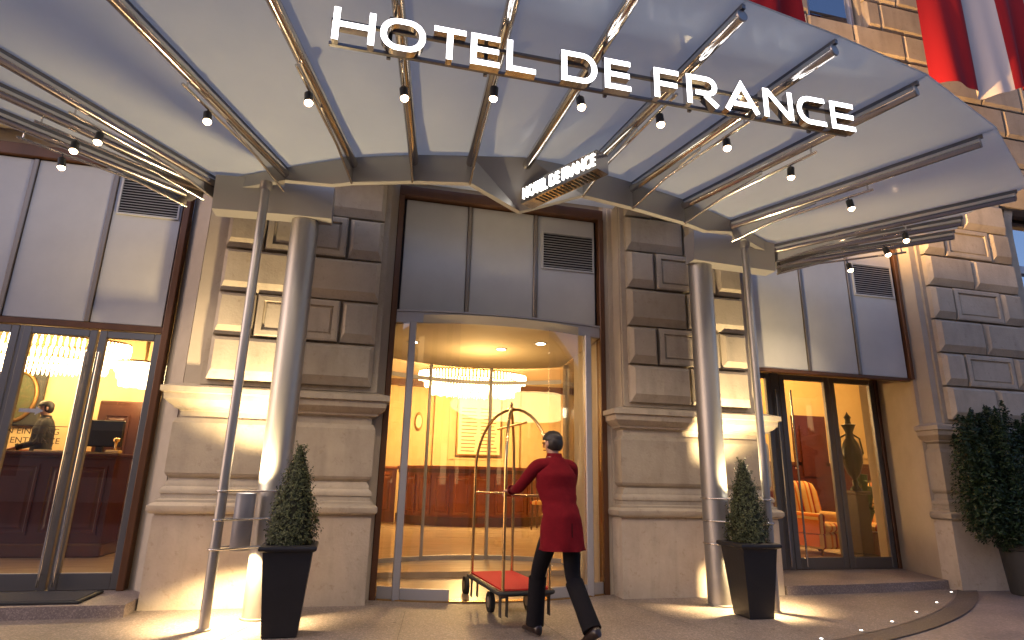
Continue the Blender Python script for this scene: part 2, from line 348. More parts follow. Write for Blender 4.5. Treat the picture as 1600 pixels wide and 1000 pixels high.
# raised steps before the two side doors
b = MB(); b.loops([[(3.52, -.02, z), (4.4, .0, z), (5.3, .06, z), (6.13, .17, z), (6.5, 1.35, z), (3.52, 1.35, z)] for z in (-.02, .085, .1)])
o = b.build('side_entrance_step', STEPM); tag(o, kind='structure')
b = MB(); b.loops([[(-8.5, -.28, z), (-3.52, -.28, z), (-3.52, .75, z), (-8.5, .75, z)] for z in (-.02, .085, .1)])
o = b.build('side_entrance_step', STEPM); tag(o, kind='structure')
r_ = thing('door_mat', 'dark ribbed rubber mat lying before the left glass doors', 'mat', (-4.5, .1, .1))
MB().cbox(-5.6, -3.92, -.2, .36, .1, .125, c=.008).build('mat_border', RUBBER, r_)
b = MB()
for i in range(24): b.box(-5.56, -3.96, -.175+i*.0215, -.165+i*.0215, .124, .131)
tag(b.build('rib_field', MATT, r_), kind='stuff')
for i, (x, y) in enumerate([(5.85, -.10), (4.99, -.67), (4.26, -1.09), (3.59, -1.45), (2.98, -1.72), (2.38, -1.93)]):
    w = ['nearest the far pier foot', 'second from the far pier foot', 'third from the far pier foot', 'fourth from the far pier foot', 'fifth from the far pier foot', 'sixth from the far pier foot'][i]
    t = thing('floor_light', 'tiny round light set in the paving, '+w, 'floor light', (x, y, 0), 'lights set along the paving band')
    MB().lathe(x, y, [(.028, -.003), (.028, .004), (.02, .006)], 14).build('ring', STEEL, t)
    MB().lathe(x, y, [(.014, .0062), (.012, .009)], 12).build('lens', STUD, t)

# houses on the other side of the street (behind the camera): they show in glass and steel
ob = thing('opposite_house', 'long dim house front across the street, mirrored in the steel and glass', 'building', (0, -24, 0))
MB().box(-45, 45, -30, -24, -.1, 10.5).build('wall', PLASTER, ob); MB().box(-45, 45, -30.5, -23.6, 10.5, 11).build('roof', DOORF, ob)
for i in range(22):
    for j in range(3):
        x = -42+i*4; z = 1.0+j*3.3
        MB().box(x, x+1.5, -24.02, -23.98, z, z+2.1).build('window', WINL if (i*7+j*5) % 4 == 0 else DARK, ob)
#@@FACADE
# ------------------------------------------------------------------ stone piers
def stone_block(p, x0, x1, z0, z1, yb=.03, proud=.125, ch=.075, panel=False, m=STONE):
    g = .014; x0 += g; x1 -= g; z0 += g; z1 -= g; b = MB(); f = yb-proud; jit = random.uniform(-.006, .006); f += jit
    if not panel:
        L = [[(x0+a, y, z0+c), (x1-a, y, z0+c), (x1-a, y, z1-d), (x0+a, y, z1-d)] for a, c, d, y in
             ((0, 0, 0, yb), (0, 0, 0, f+ch*.75), (ch*.55, ch*1.15, ch*.5, f+.004), (ch*.62, ch*1.25, ch*.58, f))]
        b.loops(L, True, (True, True))
    else:
        L = [[(x0+a, y, z0+a), (x1-a, y, z0+a), (x1-a, y, z1-a), (x0+a, y, z1-a)] for a, y in
             ((0, yb), (0, f+.03), (.02, f+.022), (.065, f+.022), (.07, f+.05), (.085, f+.05), (.10, f+.035))]
        b.loops(L, True, (True, True))
    return b.build('stone_block', m, p)
ROWS = [2.20, 2.68, 3.17, 3.67, 4.18, 4.67, 5.17, 5.66]
def pier(x0, x1, label, lg, rg, ztop=5.6, blocks=True, rows=ROWS, dz=0.):
    p = thing('stone_pier', label, 'pier', ((x0+x1)/2, .3, 0), 'rusticated stone piers of the entrance front')
    MB().box(x0+(.36 if x0 > 5 else .012), x1-.012, .25, 1.6, -.02, ztop).build('core', PLASTER, p)
    b = MB(); b.mould(x0, x1, .27, [(0, -.02), (0, .84), (-.012, .87), (-.02, .872)]); b.build('pedestal', PEDES, p)
    MB().mould(x0, x1, .27, [(-.05, .86), (.03, .872), (.055, .90), (.055, .945), (.03, .965), (.0, .975), (.0, 1.0), (-.03, 1.01), (-.03, 1.055), (-.018, 1.06), (-.012, 1.09),
        (-.03, 1.115), (-.05, 1.13), (-.05, 1.165), (-.075, 1.20), (-.08, 1.23)]).build('base_moulding', STONE, p, smooth=50)
    MB().mould(x0, x1, .27, [(-.085, 1.2), (-.045, 1.232), (-.03, 1.26), (-.03, 1.76), (-.05, 1.80), (-.055, 1.81)]).build('dado_block', STONE, p)
    MB().mould(x0, x1, .27, [(-.1, 1.79), (-.075, 1.812), (-.075, 1.88), (-.06, 1.895), (-.02, 1.905), (-.015, 1.925), (.02, 1.945), (.06, 1.985), (.065, 1.99), (.07, 2.05), (.10, 2.06), (.10, 2.115), (.09, 2.12), (-.06, 2.165), (-.1, 2.17)]).build('cornice', STONE, p, smooth=40)
    a, e = x0+lg, x1-rg; w = e-a
    MB().mould(x0+.02, x1-.02, .27, [(-.045, 2.15), (-.045, ztop+.02)]).build('pilaster_strip', PLASTER, p)
    MB().box(a-.05, e+.05, .012, .2, 2.16, ztop+.01).build('strip', STONE, p)
    for i in range(len(rows)-1):
        z0, z1 = rows[i], rows[i+1]
        if z1 > ztop+.1: break
        if i % 2 == 0:
            stone_block(p, a, a+w/2, z0, z1, yb=.02); stone_block(p, a+w/2, e, z0, z1, yb=.02)
        else:
            stone_block(p, a, a+w*.24, z0, z1, yb=.02); stone_block(p, a+w*.24, a+w*.76, z0, z1, yb=.02, panel=True); stone_block(p, a+w*.76, e, z0, z1, yb=.02)
    return p
pier(-3.5, -1.415, 'stone pier behind the left round steel column, between the side doors and the curved entrance', .28, .10)
pier(1.415, 3.5, 'stone pier behind the right round steel column, just right of the bellhop', .13, .28)
pier(6.15, 8.2, 'stone pier at the far right, behind the dark conifer shrub', .22, .12, 5.75)

# upper wall of the hotel
hw = thing('hotel_wall', 'stone upper wall of the hotel glowing orange above the canopy', 'wall', (4, .3, 5.7))
MB().box(-12, 5.08, .2, 1.6, 5.05, 13).build('wall_core', OCHRE, hw)
MB().box(6.15, 16, .2, 1.6, 5.8, 13).build('wall_core', OCHRE, hw)
MB().box(5.08, 6.15, .2, 1.6, 5.05, 8.45).build('wall_core', OCHRE, hw)
MB().box(-12, -3.72, .55, 1.5, 4.86, 5.05).build('lintel', PLASTER, hw)
MB().box(-1.44, 1.44, .42, 1.5, 4.9, 5.05).build('lintel', PLASTER, hw)
MB().box(3.5, 6.2, .33, 1.5, 4.98, 5.05).build('lintel', PLASTER, hw)
MB().loops([[(a, y, 5.74), (e, y, 5.74), (e, y2, 6.0), (a, y2, 6.0)] for a, e, y, y2 in ((3.2, 16, .25, .25), (3.2, 16, .02, -.14))]).build('string_course', OCHRE, hw)
z = 6.02; r = 0
while z < 10.6:
    h = .56
    xb = [3.3, 4.2, 5.05] if z > 8.3 else [3.3, 4.1, 5.0, 5.9, 6.9]
    if r % 2: xb = [3.3, 3.7, 4.6, 5.05] if z > 8.3 else [3.3, 3.7, 4.55, 5.4, 6.4, 6.9]
    xr = [6.2, 6.9, 7.9, 8.9, 9.8, 10.7] if z > 8.3 else [6.9, 7.9, 8.8, 9.8, 10.7]
    if r % 2: xr = [6.2, 6.5, 7.4, 8.4, 9.3, 10.2] if z > 8.3 else [6.9, 7.4, 8.4, 9.3, 10.2]
    for q in (xb, xr):
        for i in range(len(q)-1): stone_block(hw, q[i], q[i+1], z, z+h, yb=.2, proud=.10, ch=.05, m=OCHRE)
    z += h+.005; r += 1
def window(parent, x0, x1, z0, z1, y, name='window'):
    w = MB()
    for a in ((x0, x0+.07, z0, z1), (x1-.07, x1, z0, z1)): w.cbox(a[0], a[1], y-.05, y+.05, a[2], a[3], c=.008)
    for a in (z0, z1-.08): w.cbox(x0+.07, x1-.07, y-.05, y+.05, a, a+.08, c=.008)
    w = w.build(name, VEST, parent)
    MB().box(x0+.06, x1-.06, y-.004, y+.004, z0+.07, z1-.07).build('pane', DGLASS, w)
    MB().cbox(x0-.12, x1+.12, y-.18, y+.06, z0-.09, z0-.002, c=.012).build('sill', OCHRE, w); return w
window(hw, 5.12, 6.08, 8.52, 10.6, .3)
MB().box(5.09, 6.13, .75, .8, 8.4, 10.8).build('curtain', FLAGW, hw)

# arched window at the far right edge
aw = thing('arched_window', 'arched window with pale surround at the far right, beside the stone pier', 'window', (9.3, .3, 2.3))
cx, hw_ = 9.65, 1.3
arch = [(cx-hw_, 2.3)]+[(cx-hw_*math.cos(R(t)), 5.25+hw_*math.sin(R(t))) for t in range(0, 181, 12)]+[(cx+hw_, 2.3)]
b = MB(); b.stroke(arch, .16, .1, .5, False, 0, 0); b.build('surround', STONE, aw, smooth=30)
b = MB(); b.add([(x, .36, z) for x, z in arch], [tuple(range(len(arch)))]); b.build('pane', DGLASS, aw)
MB().cbox(cx-hw_+.05, cx+hw_-.05, .3, .38, 4.72, 4.86, c=.01).build('transom', VEST, aw)
MB().cbox(cx-hw_+.08, cx-hw_+.15, .3, .375, 2.3, 4.72, c=.01).build('jamb', VEST, aw)
MB().box(8.2, 12, .9, 1.0, .0, 7.0).build('dark_room', DARK, aw)
MB().box(8.2, 12, .12, .8, -.02, 2.2).build('parapet', STONE, aw)

# ------------------------------------------------------------------ panel bays above the doors
def louvre(p, x0, x1, z0, z1, y):
    b = MB()
    for a in (x0-.02, x1): b.box(a, a+.02, y-.022, y+.0, z0-.02, z1+.02)
    for a in (z0-.02, z1): b.box(x0, x1, y-.022, y, a, a+.02)
    l = b.build('louvre', PANEL, p); MB().box(x0, x1, y-.003, y-.0005, z0, z1).build('backing', DARK, l)
    n = 14; h = (z1-z0)/n; me = None
    for i in range(n):
        zc = z0+(i+.5)*h; L = [[(x, y-.004, zc+h*.46), (x, y-.024, zc-h*.02), (x, y-.024, zc-h*.08), (x, y-.004, zc+h*.38)] for x in (x0, x1)]
        MB().loops(L).build('slat', PANEL, l)
def panel_bay(label, y, xs, z0, z1, lv, loc, frame, btm=None):
    p = thing('panel_bay', label, 'panelling', loc, 'metal panelling above the entrances')
    for i in range(len(xs)-1):
        a, e = xs[i]+.028, xs[i+1]-.028
        MB().cbox(a, e, y, y+.03, z0, z1, c=.006).build('panel', PANEL, p)
    MB().box(xs[0], xs[-1], y+.035, y+.06, z0+.005, z1+.1).build('backing', DARK, p)
    for x in xs[1:-1]:
        MB().cbox(x-.025, x+.025, y-.018, y+.034, z0, z1, c=.006).build('mullion', MULL, p)
    louvre(p, *lv, y)
    for f in frame: MB().cbox(*f, c=.006).build('frame', BRONZE, p)
    return p
panel_bay('three grey metal panels with a louvre above the curved entrance', .36, [-1.30, -.445, .445, 1.30], 3.22, 4.71, (.55, 1.24, 3.98, 4.47), (0, .36, 3.2),
          [(-1.37, -1.302, .26, .42, -.02, 4.72), (1.302, 1.37, .26, .42, -.02, 4.72), (-1.37, 1.37, .27, .43, 4.722, 4.86)])
panel_bay('grey metal panels with a louvre above the left glass doors', .50, [-6.3, -5.46, -4.625, -3.85], 2.84, 4.70, (-4.54, -3.92, 4.16, 4.62), (-5, .5, 2.84),
          [(-3.848, -3.78, .44, .58, .1, 4.71), (-6.4, -6.302, .44, .58, .1, 4.71), (-6.4, -3.78, .45, .585, 4.712, 4.86), (-6.30, -3.85, .49, .57, 2.765, 2.838)])
panel_bay('grey metal panels with a louvre overhanging the recessed right doors', .26, [3.53, 4.42, 5.255, 6.10], 2.82, 4.84, (5.35, 6.02, 4.04, 4.51), (4.8, .26, 2.8),
          [(6.102, 6.16, .22, .33, 2.80, 4.86), (3.53, 6.16, .225, .335, 4.862, 4.98), (3.53, 6.10, .245, .33, 2.77, 2.818)])
for s_ in (-1, 1):
    t = thing('door_reveal', 'narrow plaster reveal between the curved entrance and the %s stone pier' % ('left' if s_ < 0 else 'right'), 'wall', (s_*1.4, .4, 0), 'plaster reveals of the curved entrance')
    MB().box(min(s_*1.372, s_*1.44), max(s_*1.372, s_*1.44), .275, 1.5, -.02, 5.05).build('plaster_face', PLASTER, t)
for nm, poly in (('left', [(-3.50, .26), (-3.775, .56), (-3.775, 1.6), (-3.49, 1.6)]), ('right', [(6.155, .262), (6.475, 1.25), (6.475, 1.6), (6.6, 1.6), (6.6, .262)])):
    t = thing('door_reveal', 'splayed plaster reveal at the %s side doors' % nm, 'wall', (poly[0][0], .5, 0), 'plaster reveals of the side doors')
    b = MB(); b.loops([[(x, y, z) for x, y in poly] for z in (-.02, 5.05)]); b.build('plaster_face', PLASTER, t)
t = thing('door_soffit', 'flat soffit over the recessed right side doors', 'soffit', (4.9, .7, 2.95))
MB().box(3.5, 6.5, .34, 1.6, 2.97, 3.15).build('board', PLASTER, t)

# ------------------------------------------------------------------ side glass doors
def leaf(p, x0, x1, y, z0, z1, st=.075, bar=None, btm=.16):
    b = MB(); b.cbox(x0, x0+st, y-.03, y+.03, z0, z1, c=.006); b.cbox(x1-st, x1, y-.03, y+.03, z0, z1, c=.006)
    b.cbox(x0+st, x1-st, y-.028, y+.028, z0, z0+btm, c=.006); b.cbox(x0+st, x1-st, y-.028, y+.028, z1-.08, z1, c=.006)
    d = b.build('door_leaf', DOORF, p)
    MB().box(x0+st-.01, x1-st+.01, y-.006, y+.006, z0+btm-.01, z1-.07).build('pane', GLASS, d)
    if bar:
        for bx in bar:
            b = MB(); b.cyl((bx, y-.075, z0+.04), (bx, y-.075, z1-.25), .014, n=12)
            for zz in (z0+.15, (z0+z1)/2, z1-.4): b.cyl((bx, y-.075, zz), (bx, y-.028, zz), .009, n=8)
            b.build('pull_bar', CHROME, d, smooth=40)
    return d
dl = thing('glass_door', 'pair of metal framed glass doors at the left with KEIN EINGANG notice', 'door', (-4.5, .53, .1))
leaf(dl, -4.475, -3.855, .53, .105, 2.755, bar=[-4.42])
l2 = leaf(dl, -5.20, -4.495, .53, .105, 2.755, bar=[-4.55])
leaf(dl, -6.0, -5.24, .53, .105, 2.755)
MB().box(-5.236, -5.204, .51, .55, .105, 2.755).build('jamb', DOORF, dl)
def text_mesh(name, s, size, m, parent, loc, rot=(R(90), 0, 0), ext=.001, align='LEFT'):
    c = bpy.data.curves.new(name, 'FONT'); c.body = s; c.size = size; c.extrude = ext; c.align_x = align
    to = bpy.data.objects.new(name, c); COL.objects.link(to); dg = bpy.context.evaluated_depsgraph_get()
    me = bpy.data.meshes.new_from_object(to.evaluated_get(dg)); bpy.data.objects.remove(to); me.materials.clear(); me.materials.append(m)
    o = bpy.data.objects.new(name, me); COL.objects.link(o); o.parent = parent
    root = parent
    while root.parent: root = root.parent
    o.location = Vector(loc)-ORG.get(root.name, Vector((0, 0, 0))); o.rotation_euler = rot; return o
text_mesh('lettering', 'KEIN EINGANG', .088, INK, l2, (-5.285+.01, .5235, 1.615))
text_mesh('lettering', 'NO ENTRANCE', .088, INK, l2, (-5.275+.01, .5235, 1.52))
b = MB(); b.add([(x, .5225, z) for x, z in ((-5.08, 1.835), (-4.93, 1.835), (-4.93, 1.81), (-4.855, 1.855), (-4.93, 1.90), (-4.93, 1.875), (-5.08, 1.875))], [(0, 1, 2, 3, 4, 5, 6)])
b.build('arrow_sticker', VEST, l2)
MB().stroke([(-5.12, 1.70), (-4.60, 1.70)], .008, .5225, .5235, False, 0, 0).build('notice_line', INK, l2)

dr = thing('glass_door', 'recessed metal framed glass doors at the right, armchairs showing behind', 'door', (5.4, 1.25, .1))
leaf(dr, 3.6, 4.48, 1.25, .105, 2.95)
leaf(dr, 4.64, 5.545, 1.25, .105, 2.95, st=.09, bar=[4.79])
leaf(dr, 5.56, 6.40, 1.25, .105, 2.95, st=.09)
MB().cbox(4.485, 4.635, 1.22, 1.29, .1, 2.96, c=.01).build('mullion', DOORF, dr)
MB().cbox(4.52, 4.545, 1.17, 1.195, .15, 2.7, c=.005).build('pull_bar', CHROME, dr)
MB().cbox(6.404, 6.47, 1.2, 1.32, .1, 2.968, c=.008).build('jamb', BRONZE, dr)

#@@VESTIBULE
# ------------------------------------------------------------------ curved glass entrance
ve = thing('curved_entrance', 'curved glass sliding entrance between the stone piers, lobby glowing inside', 'entrance', (0, .3, 0))
def varc(x, bulge, y0, hw=1.3): return y0-bulge*(1-(x/hw)**2)
FB, FY = .30, .29
def strip(mbld, x0, x1, z0, z1, t, fy, n=14):
    L = []
    for i in range(n+1):
        x = x0+(x1-x0)*i/n; y = fy(x); L.append([(x, y, z0), (x, y+t, z0), (x, y+t, z1), (x, y, z1)])
    mbld.loops(L); return mbld
front = lambda x: varc(x, FB, FY)
back = lambda x: 2.25+.62*(1-(x/1.55)**2)
hd = strip(MB(), -1.298, 1.298, 3.06, 3.19, .45, lambda x: varc(x, .16, .30)-.02, 18).build('header_beam', VEST, ve, smooth=40)
strip(MB(), -1.298, 1.298, 3.192, 3.215, .3, lambda x: varc(x, .16, .30)-.035, 18).build('header_flashing', VEST, ve, smooth=40)
for x in (-.28, .42):
    y = varc(x, .16, .3)-.02
    MB().cbox(x-.085, x+.085, y-.035, y+.004, 3.085, 3.15, c=.01).build('motion_sensor', BLACK, ve)
for s_ in (-1, 1):
    x = s_*1.10; y = front(x)
    MB().cbox(x-.04, x+.04, y-.03, y+.07, .0, 3.06, c=.008).build('post', VEST, ve)
    a, e = sorted((s_*1.296, s_*1.142))
    strip(MB(), a, e, .0, .13, .05, front, 4).build('bottom_rail', VEST, ve, smooth=40)
    strip(MB(), a, e, .13, 3.06, .012, lambda x: front(x)+.02, 4).build('pane', GLASS, ve, smooth=40)
strip(MB(), -1.058, -.55, .012, .12, .05, front, 8).build('bottom_rail', VEST, ve, smooth=40)
strip(MB(), -1.058, -.55, .12, 3.05, .012, lambda x: front(x)+.02, 8).build('pane', GLASS, ve, smooth=40)
strip(MB(), .55, 1.058, .012, .12, .05, front, 8).build('bottom_rail', VEST, ve, smooth=40)
strip(MB(), .55, 1.058, .12, 3.05, .012, lambda x: front(x)+.02, 8).build('pane', GLASS, ve, smooth=40)
strip(MB(), -1.29, 1.29, -.01, .011, .11, lambda x: front(x)-.03, 20).build('threshold', BRASS, ve, smooth=40)
# side glass and posts at right
for s_ in (-1, 1):
    MB().cbox(s_*1.36-.03, s_*1.36+.03, .44, .52, .0, 3.06, c=.006).build('post', VEST, ve)
    MB().cbox(s_*1.50-.035, s_*1.50+.035, 2.2, 2.3, .0, 3.06, c=.006).build('post', VEST, ve)
    MB().box(s_*1.43-.006, s_*1.43+.006, .52, 2.2, .1, 3.06).build('pane', GLASS, ve)
    MB().box(s_*1.43-.025, s_*1.43+.025, .53, 2.19, .0, .1).build('bottom_rail', VEST, ve)
# rear curved screen
for a, e in ((-1.45, -.62), (-.58, .38), (.42, 1.45)):
    strip(MB(), a, e, .02, .14, .05, back, 10).build('bottom_rail', VEST, ve, smooth=40)
    strip(MB(), a, e, .14, 3.04, .012, lambda x: back(x)+.02, 10).build('pane', GLASS, ve, smooth=40)
    strip(MB(), a, e, 2.78, 2.84, .04, back, 10).build('transom', VEST, ve, smooth=40)
for x in (-.60, .40): MB().cbox(x-.022, x+.022, back(x)-.02, back(x)+.06, .02, 3.05, c=.006).build('post', VEST, ve)
b = MB(); n = 18; xs_ = [-1.45+2.9*i/n for i in range(n+1)]
b.loops([[(max(-1.29, min(1.29, x)), front(max(-1.29, min(1.29, x)))+.05, z) for x in xs_]+[(x, back(x)+.05, z) for x in reversed(xs_)] for z in (3.05, 3.16)])
b.build('ceiling_disc', CEIL, ve)
b = MB(); b.loops([[(max(-1.29, min(1.29, x)), front(max(-1.29, min(1.29, x)))+.06, z) for x in xs_]+[(x, back(x)+.05, z) for x in reversed(xs_)] for z in (-.01, .010)])
b.build('floor_disc', VESTF, ve)
for x, y in ((-1.02, 1.25), (.22, 1.3), (.65, .78)):
    dlt = MB(); dlt.lathe(x, y, [(.085, 3.052), (.085, 3.044), (.065, 3.04)], 20); dlt = dlt.build('downlight', VEST, ve)
    MB().lathe(x, y, [(.062, 3.0395), (.055, 3.036)], 20).build('lens', DOWNL, dlt)
light('vestibule_fill', 'POINT', (0, 1.5, 2.6), 26, (1, .66, .28), ve, shadow_soft_size=.3)  # unseen point light added below the ceiling disc to brighten it

#@@COLUMNS
# ------------------------------------------------------------------ columns, posts and luminaires
for s_, w in ((-1, 'left'), (1, 'right')):
    x, y = s_*2.36, -.45
    t = thing('round_column', 'thick brushed steel round column carrying the %s end of the canopy' % w, 'column', (x, y, 0), 'steel columns under the canopy')
    MB().lathe(x, y, [(.142, 0), (.142, 3.92)], 40).build('shaft', STEEL, t, smooth=40)
    MB().lathe(x, y, [(.16, 0), (.16, .012), (.143, .016)], 40).build('base_ring', STEEL, t, smooth=40)
    x2, y2 = s_*2.72, -.88
    t = thing('slim_post', 'slim steel post in front of the thick %s column' % w, 'post', (x2, y2, 0), 'slim posts under the canopy')
    MB().lathe(x2, y2, [(.043, 0), (.043, 4.09)], 20).build('shaft', STEEL, t, smooth=40)
    MB().lathe(x2, y2, [(.06, 0), (.06, .01), (.045, .012)], 20).build('base_ring', STEEL, t, smooth=40)
    MB().lathe(x2, y2, [(.044, 4.02), (.06, 4.04), (.06, 4.1)], 20).build('cap', STEEL, t, smooth=40)
    lx, ly = s_*2.56, -.67
    t = thing('column_luminaire', 'cylindrical up and down light held between %s column and slim post' % w, 'lamp', (lx, ly, .6), 'column luminaires')
    MB().lathe(lx, ly, [(.082, .60), (.085, .605), (.085, 1.085), (.082, 1.09), (.07, 1.09), (.07, .60)], 28, cap=(False, False)).build('housing', LUMH, t, smooth=40)
    MB().lathe(lx, ly, [(.064, 1.07), (.06, 1.072)], 24).build('lens', LUML, t)
    MB().lathe(lx, ly, [(.064, .645), (.06, .643)], 24).build('lens', LUML, t)
    for zz in (.63, .87, 1.11):           # stadium loop round post and column
        d = Vector((x2-x, y2-y, 0)); L_ = d.length; d.normalize(); nn = Vector((-d.y, d.x, 0)); P = []
        for k in range(13):
            a = R(90+k*15); P.append(Vector((x, y, zz))+(d*math.cos(a)+nn*math.sin(a))*.150)
        for k in range(13):
            a = R(-90+k*15); P.append(Vector((x2, y2, zz))+(d*math.cos(a)+nn*math.sin(a))*.052)
        MB().tube(P, .009, 8, closed=True).build('holding_ring', CHROME, t, smooth=60)
    light('up_light', 'SPOT', (lx, ly, 1.10), 330, (1, .75, .40), t, (lx+s_*.05, ly+.35, 4), spot_size=R(116), spot_blend=.7, shadow_soft_size=.05)
    light('down_light', 'SPOT', (lx, ly, .61), 200, (1, .72, .36), t, (lx, ly+.1, 0), spot_size=R(130), spot_blend=.5, shadow_soft_size=.05)

#@@CANOPY
# ------------------------------------------------------------------ canopy
def zc(y): return 4.27+.06*(-1.4-y)
RIB = {-5: (-3.28, -.42, -37.5), -4: (-2.56, -.85, -23.7), -3: (-1.88, -1.21, -15.2), -2: (-1.30, -1.40, -8.0), -1: (-.75, -1.52, -1.7), 0: (-.20, -1.63, 4.6),
       1: (.40, -1.58, 9.5), 2: (1.00, -1.46, 15.8), 3: (1.71, -1.27, 22.1), 4: (2.50, -.97, 32.0), 5: (3.41, -.50, 42.2),
       -6: (-3.42, -.40, -48.), -7: (-3.64, -.16, -51.), 6: (3.56, -.36, 47.5), 7: (3.74, -.12, 50.)}
LEN = {k: 2.18+.06*abs(k-.4) if abs(k) < 6 else 2.0 for k in RIB}
LAMP = {-4: (-3.05, -1.93), -3: (-2.21, -2.39), -2: (-1.47, -2.64), -1: (-.79, -2.82), 0: (-.13, -2.87), 1: (.60, -2.83), 2: (1.34, -2.66), 3: (2.18, -2.42), 4: (3.21, -2.02),
        5: (4.44, -1.50), 6: (4.45, -1.20), 7: (4.40, -.66), -5: (-4.02, -1.40), -6: (-4.33, -1.15), -7: (-4.55, -.85)}
cp = thing('entrance_canopy', 'fan shaped milk glass entrance canopy on polished steel ribs', 'canopy', (0, -1, 0))
def ribdir(k): a = R(RIB[k][2]); return Vector((math.sin(a), -math.cos(a), 0))
for k, (x, y, a) in RIB.items():
    d = ribdir(k); p = Vector((x, y, 0))
    def at(t, dz=0): q = p+d*t; return Vector((q.x, q.y, zc(q.y)+dz))
    L_ = LEN[k]
    b = MB(); b.tube([at(-.02), at(L_)], .047, 18); rb = b.build('rib', CHROME, cp, smooth=40)
    MB().tube([at(L_+.001), at(L_+.012)], [.049, .045], 18).build('end_cap', STEEL, rb, smooth=40)
    n = Vector((-d.y, d.x, 0))*.007                               # T bar between tube and glass
    L = [[at(t, .04)-n*2.2, at(t, .04)+n*2.2, at(t, .075)+n*2.2, at(t, .075)-n*2.2] for t in (-.02, L_+.03)]
    MB().loops(L).build('glazing_bar', DOORF, rb)
    if k != 0:
        zb = 4.06-zc(y)
        L = []
        for t, dz in ((.0, zb), (.5, zb*.55), (.95, zb*.36)):
            L.append([at(t, dz)-n, at(t, dz)+n, at(t, -.045)+n, at(t, -.045)-n])
        MB().loops(L).build('fin', CHROME, rb)
        MB().tube([at(-.01, zb-.008), at(.5, zb*.55-.008), at(1.5, -.115)], .013, 10).build('lamp_rail', CHROME, rb, smooth=60)
    for t in (1.45,): MB().cyl(at(t, -.115), at(t, -.03), .008, n=8).build('hanger', CHROME, rb)
# panes
order = sorted(RIB)
GL = .085
def gout(k, ext): q = Vector((RIB[k][0], RIB[k][1], 0))+ribdir(k)*(LEN[k]+ext); return (q.x, q.y)
for k0, k1 in zip(order, order[1:]):
    EX = lambda k: .05 if abs(k) < 3 else (.10, .14, .14, .06, .06)[abs(k)-3]
    A = [(RIB[k0][0], RIB[k0][1]+.06), (RIB[k1][0], RIB[k1][1]+.06), gout(k1, EX(k1)), gout(k0, EX(k0))]
    c = Vector((sum(q[0] for q in A)/4, sum(q[1] for q in A)/4))
    A = [tuple(c+(Vector(q)-c)*.9975) for q in A]
    b = MB(); b.loops([[(q[0], q[1], zc(q[1])+GL+h) for q in A] for h in (0, .016)])
    b.build('glass_pane', MILK, cp)
for x0, y0, x1, y1 in ((RIB[-4][0], RIB[-4][1], RIB[-1][0], RIB[-1][1]), (RIB[-1][0], RIB[-1][1], RIB[1][0], RIB[1][1]), (RIB[1][0], RIB[1][1], RIB[4][0], RIB[4][1])):
    b = MB(); A = [(x0, y0+.12), (x1, y1+.12), (x1, .18), (x0, .18)]
    b.loops([[(q[0], q[1], 4.86+h) for q in A] for h in (0, .016)]); b.build('rear_pane', MILK, cp)
# fascia along the inner arc
def fascia(keys, zb0, name, depth=.07, zv={}):
    L = []
    for k in keys:
        zb = zv.get(k, zb0)
        x, y = RIB[k][0], RIB[k][1]; zt = zc(y)+.075
        L.append([(x, y+.0, zt), (x, y+.0, zb), (x, y+depth, zb), (x, y+depth, zt)])
    return MB().loops(L).build(name, FASCIA, cp, smooth=20)
RIBX = dict(RIB)
RIB['a'] = (-2.07, -1.11, 0); RIB['b'] = (2.05, -1.14, 0); RIB['n'] = (-.14, -1.13, 0)
fascia([-5, -4, 'a', -3, -2, -1], 4.06, 'fascia', zv={-5: 4.15, -4: 4.17, 'a': 4.06}); fascia([1, 2, 3, 'b', 4, 5], 4.06, 'fascia', zv={5: 4.15, 4: 4.17, 'b': 4.06})
# notched centre: the lower edge runs back to the sign
x0, y0 = RIB[-1][:2]; xc_, yc_ = RIB[0][:2]; x1, y1 = RIB[1][:2]
b = MB(); v = [(x0+.002, y0, zc(y0)+.075), (xc_, yc_, zc(yc_)+.075), (x1-.002, y1, zc(y1)+.075), (x0+.002, y0, 4.06), (-.20, -1.36, 3.90), (x1-.002, y1, 4.06),
     (x0+.002, y0+.07, 4.06), (-.20, -1.28, 3.90), (x1-.002, y1+.07, 4.06), (x0+.002, y0+.07, zc(y0)+.075), (-.20, -1.2, zc(yc_)+.07), (x1-.002, y1+.07, zc(y1)+.075)]
b.add(v, [(0, 3, 4, 1), (1, 4, 5, 2), (3, 6, 7, 4), (4, 7, 8, 5), (6, 9, 10, 7), (7, 10, 11, 8), (0, 1, 10, 9), (1, 2, 11, 10), (0, 9, 6, 3), (2, 5, 8, 11)]); b.build('fascia_notch', FASCIA, cp)
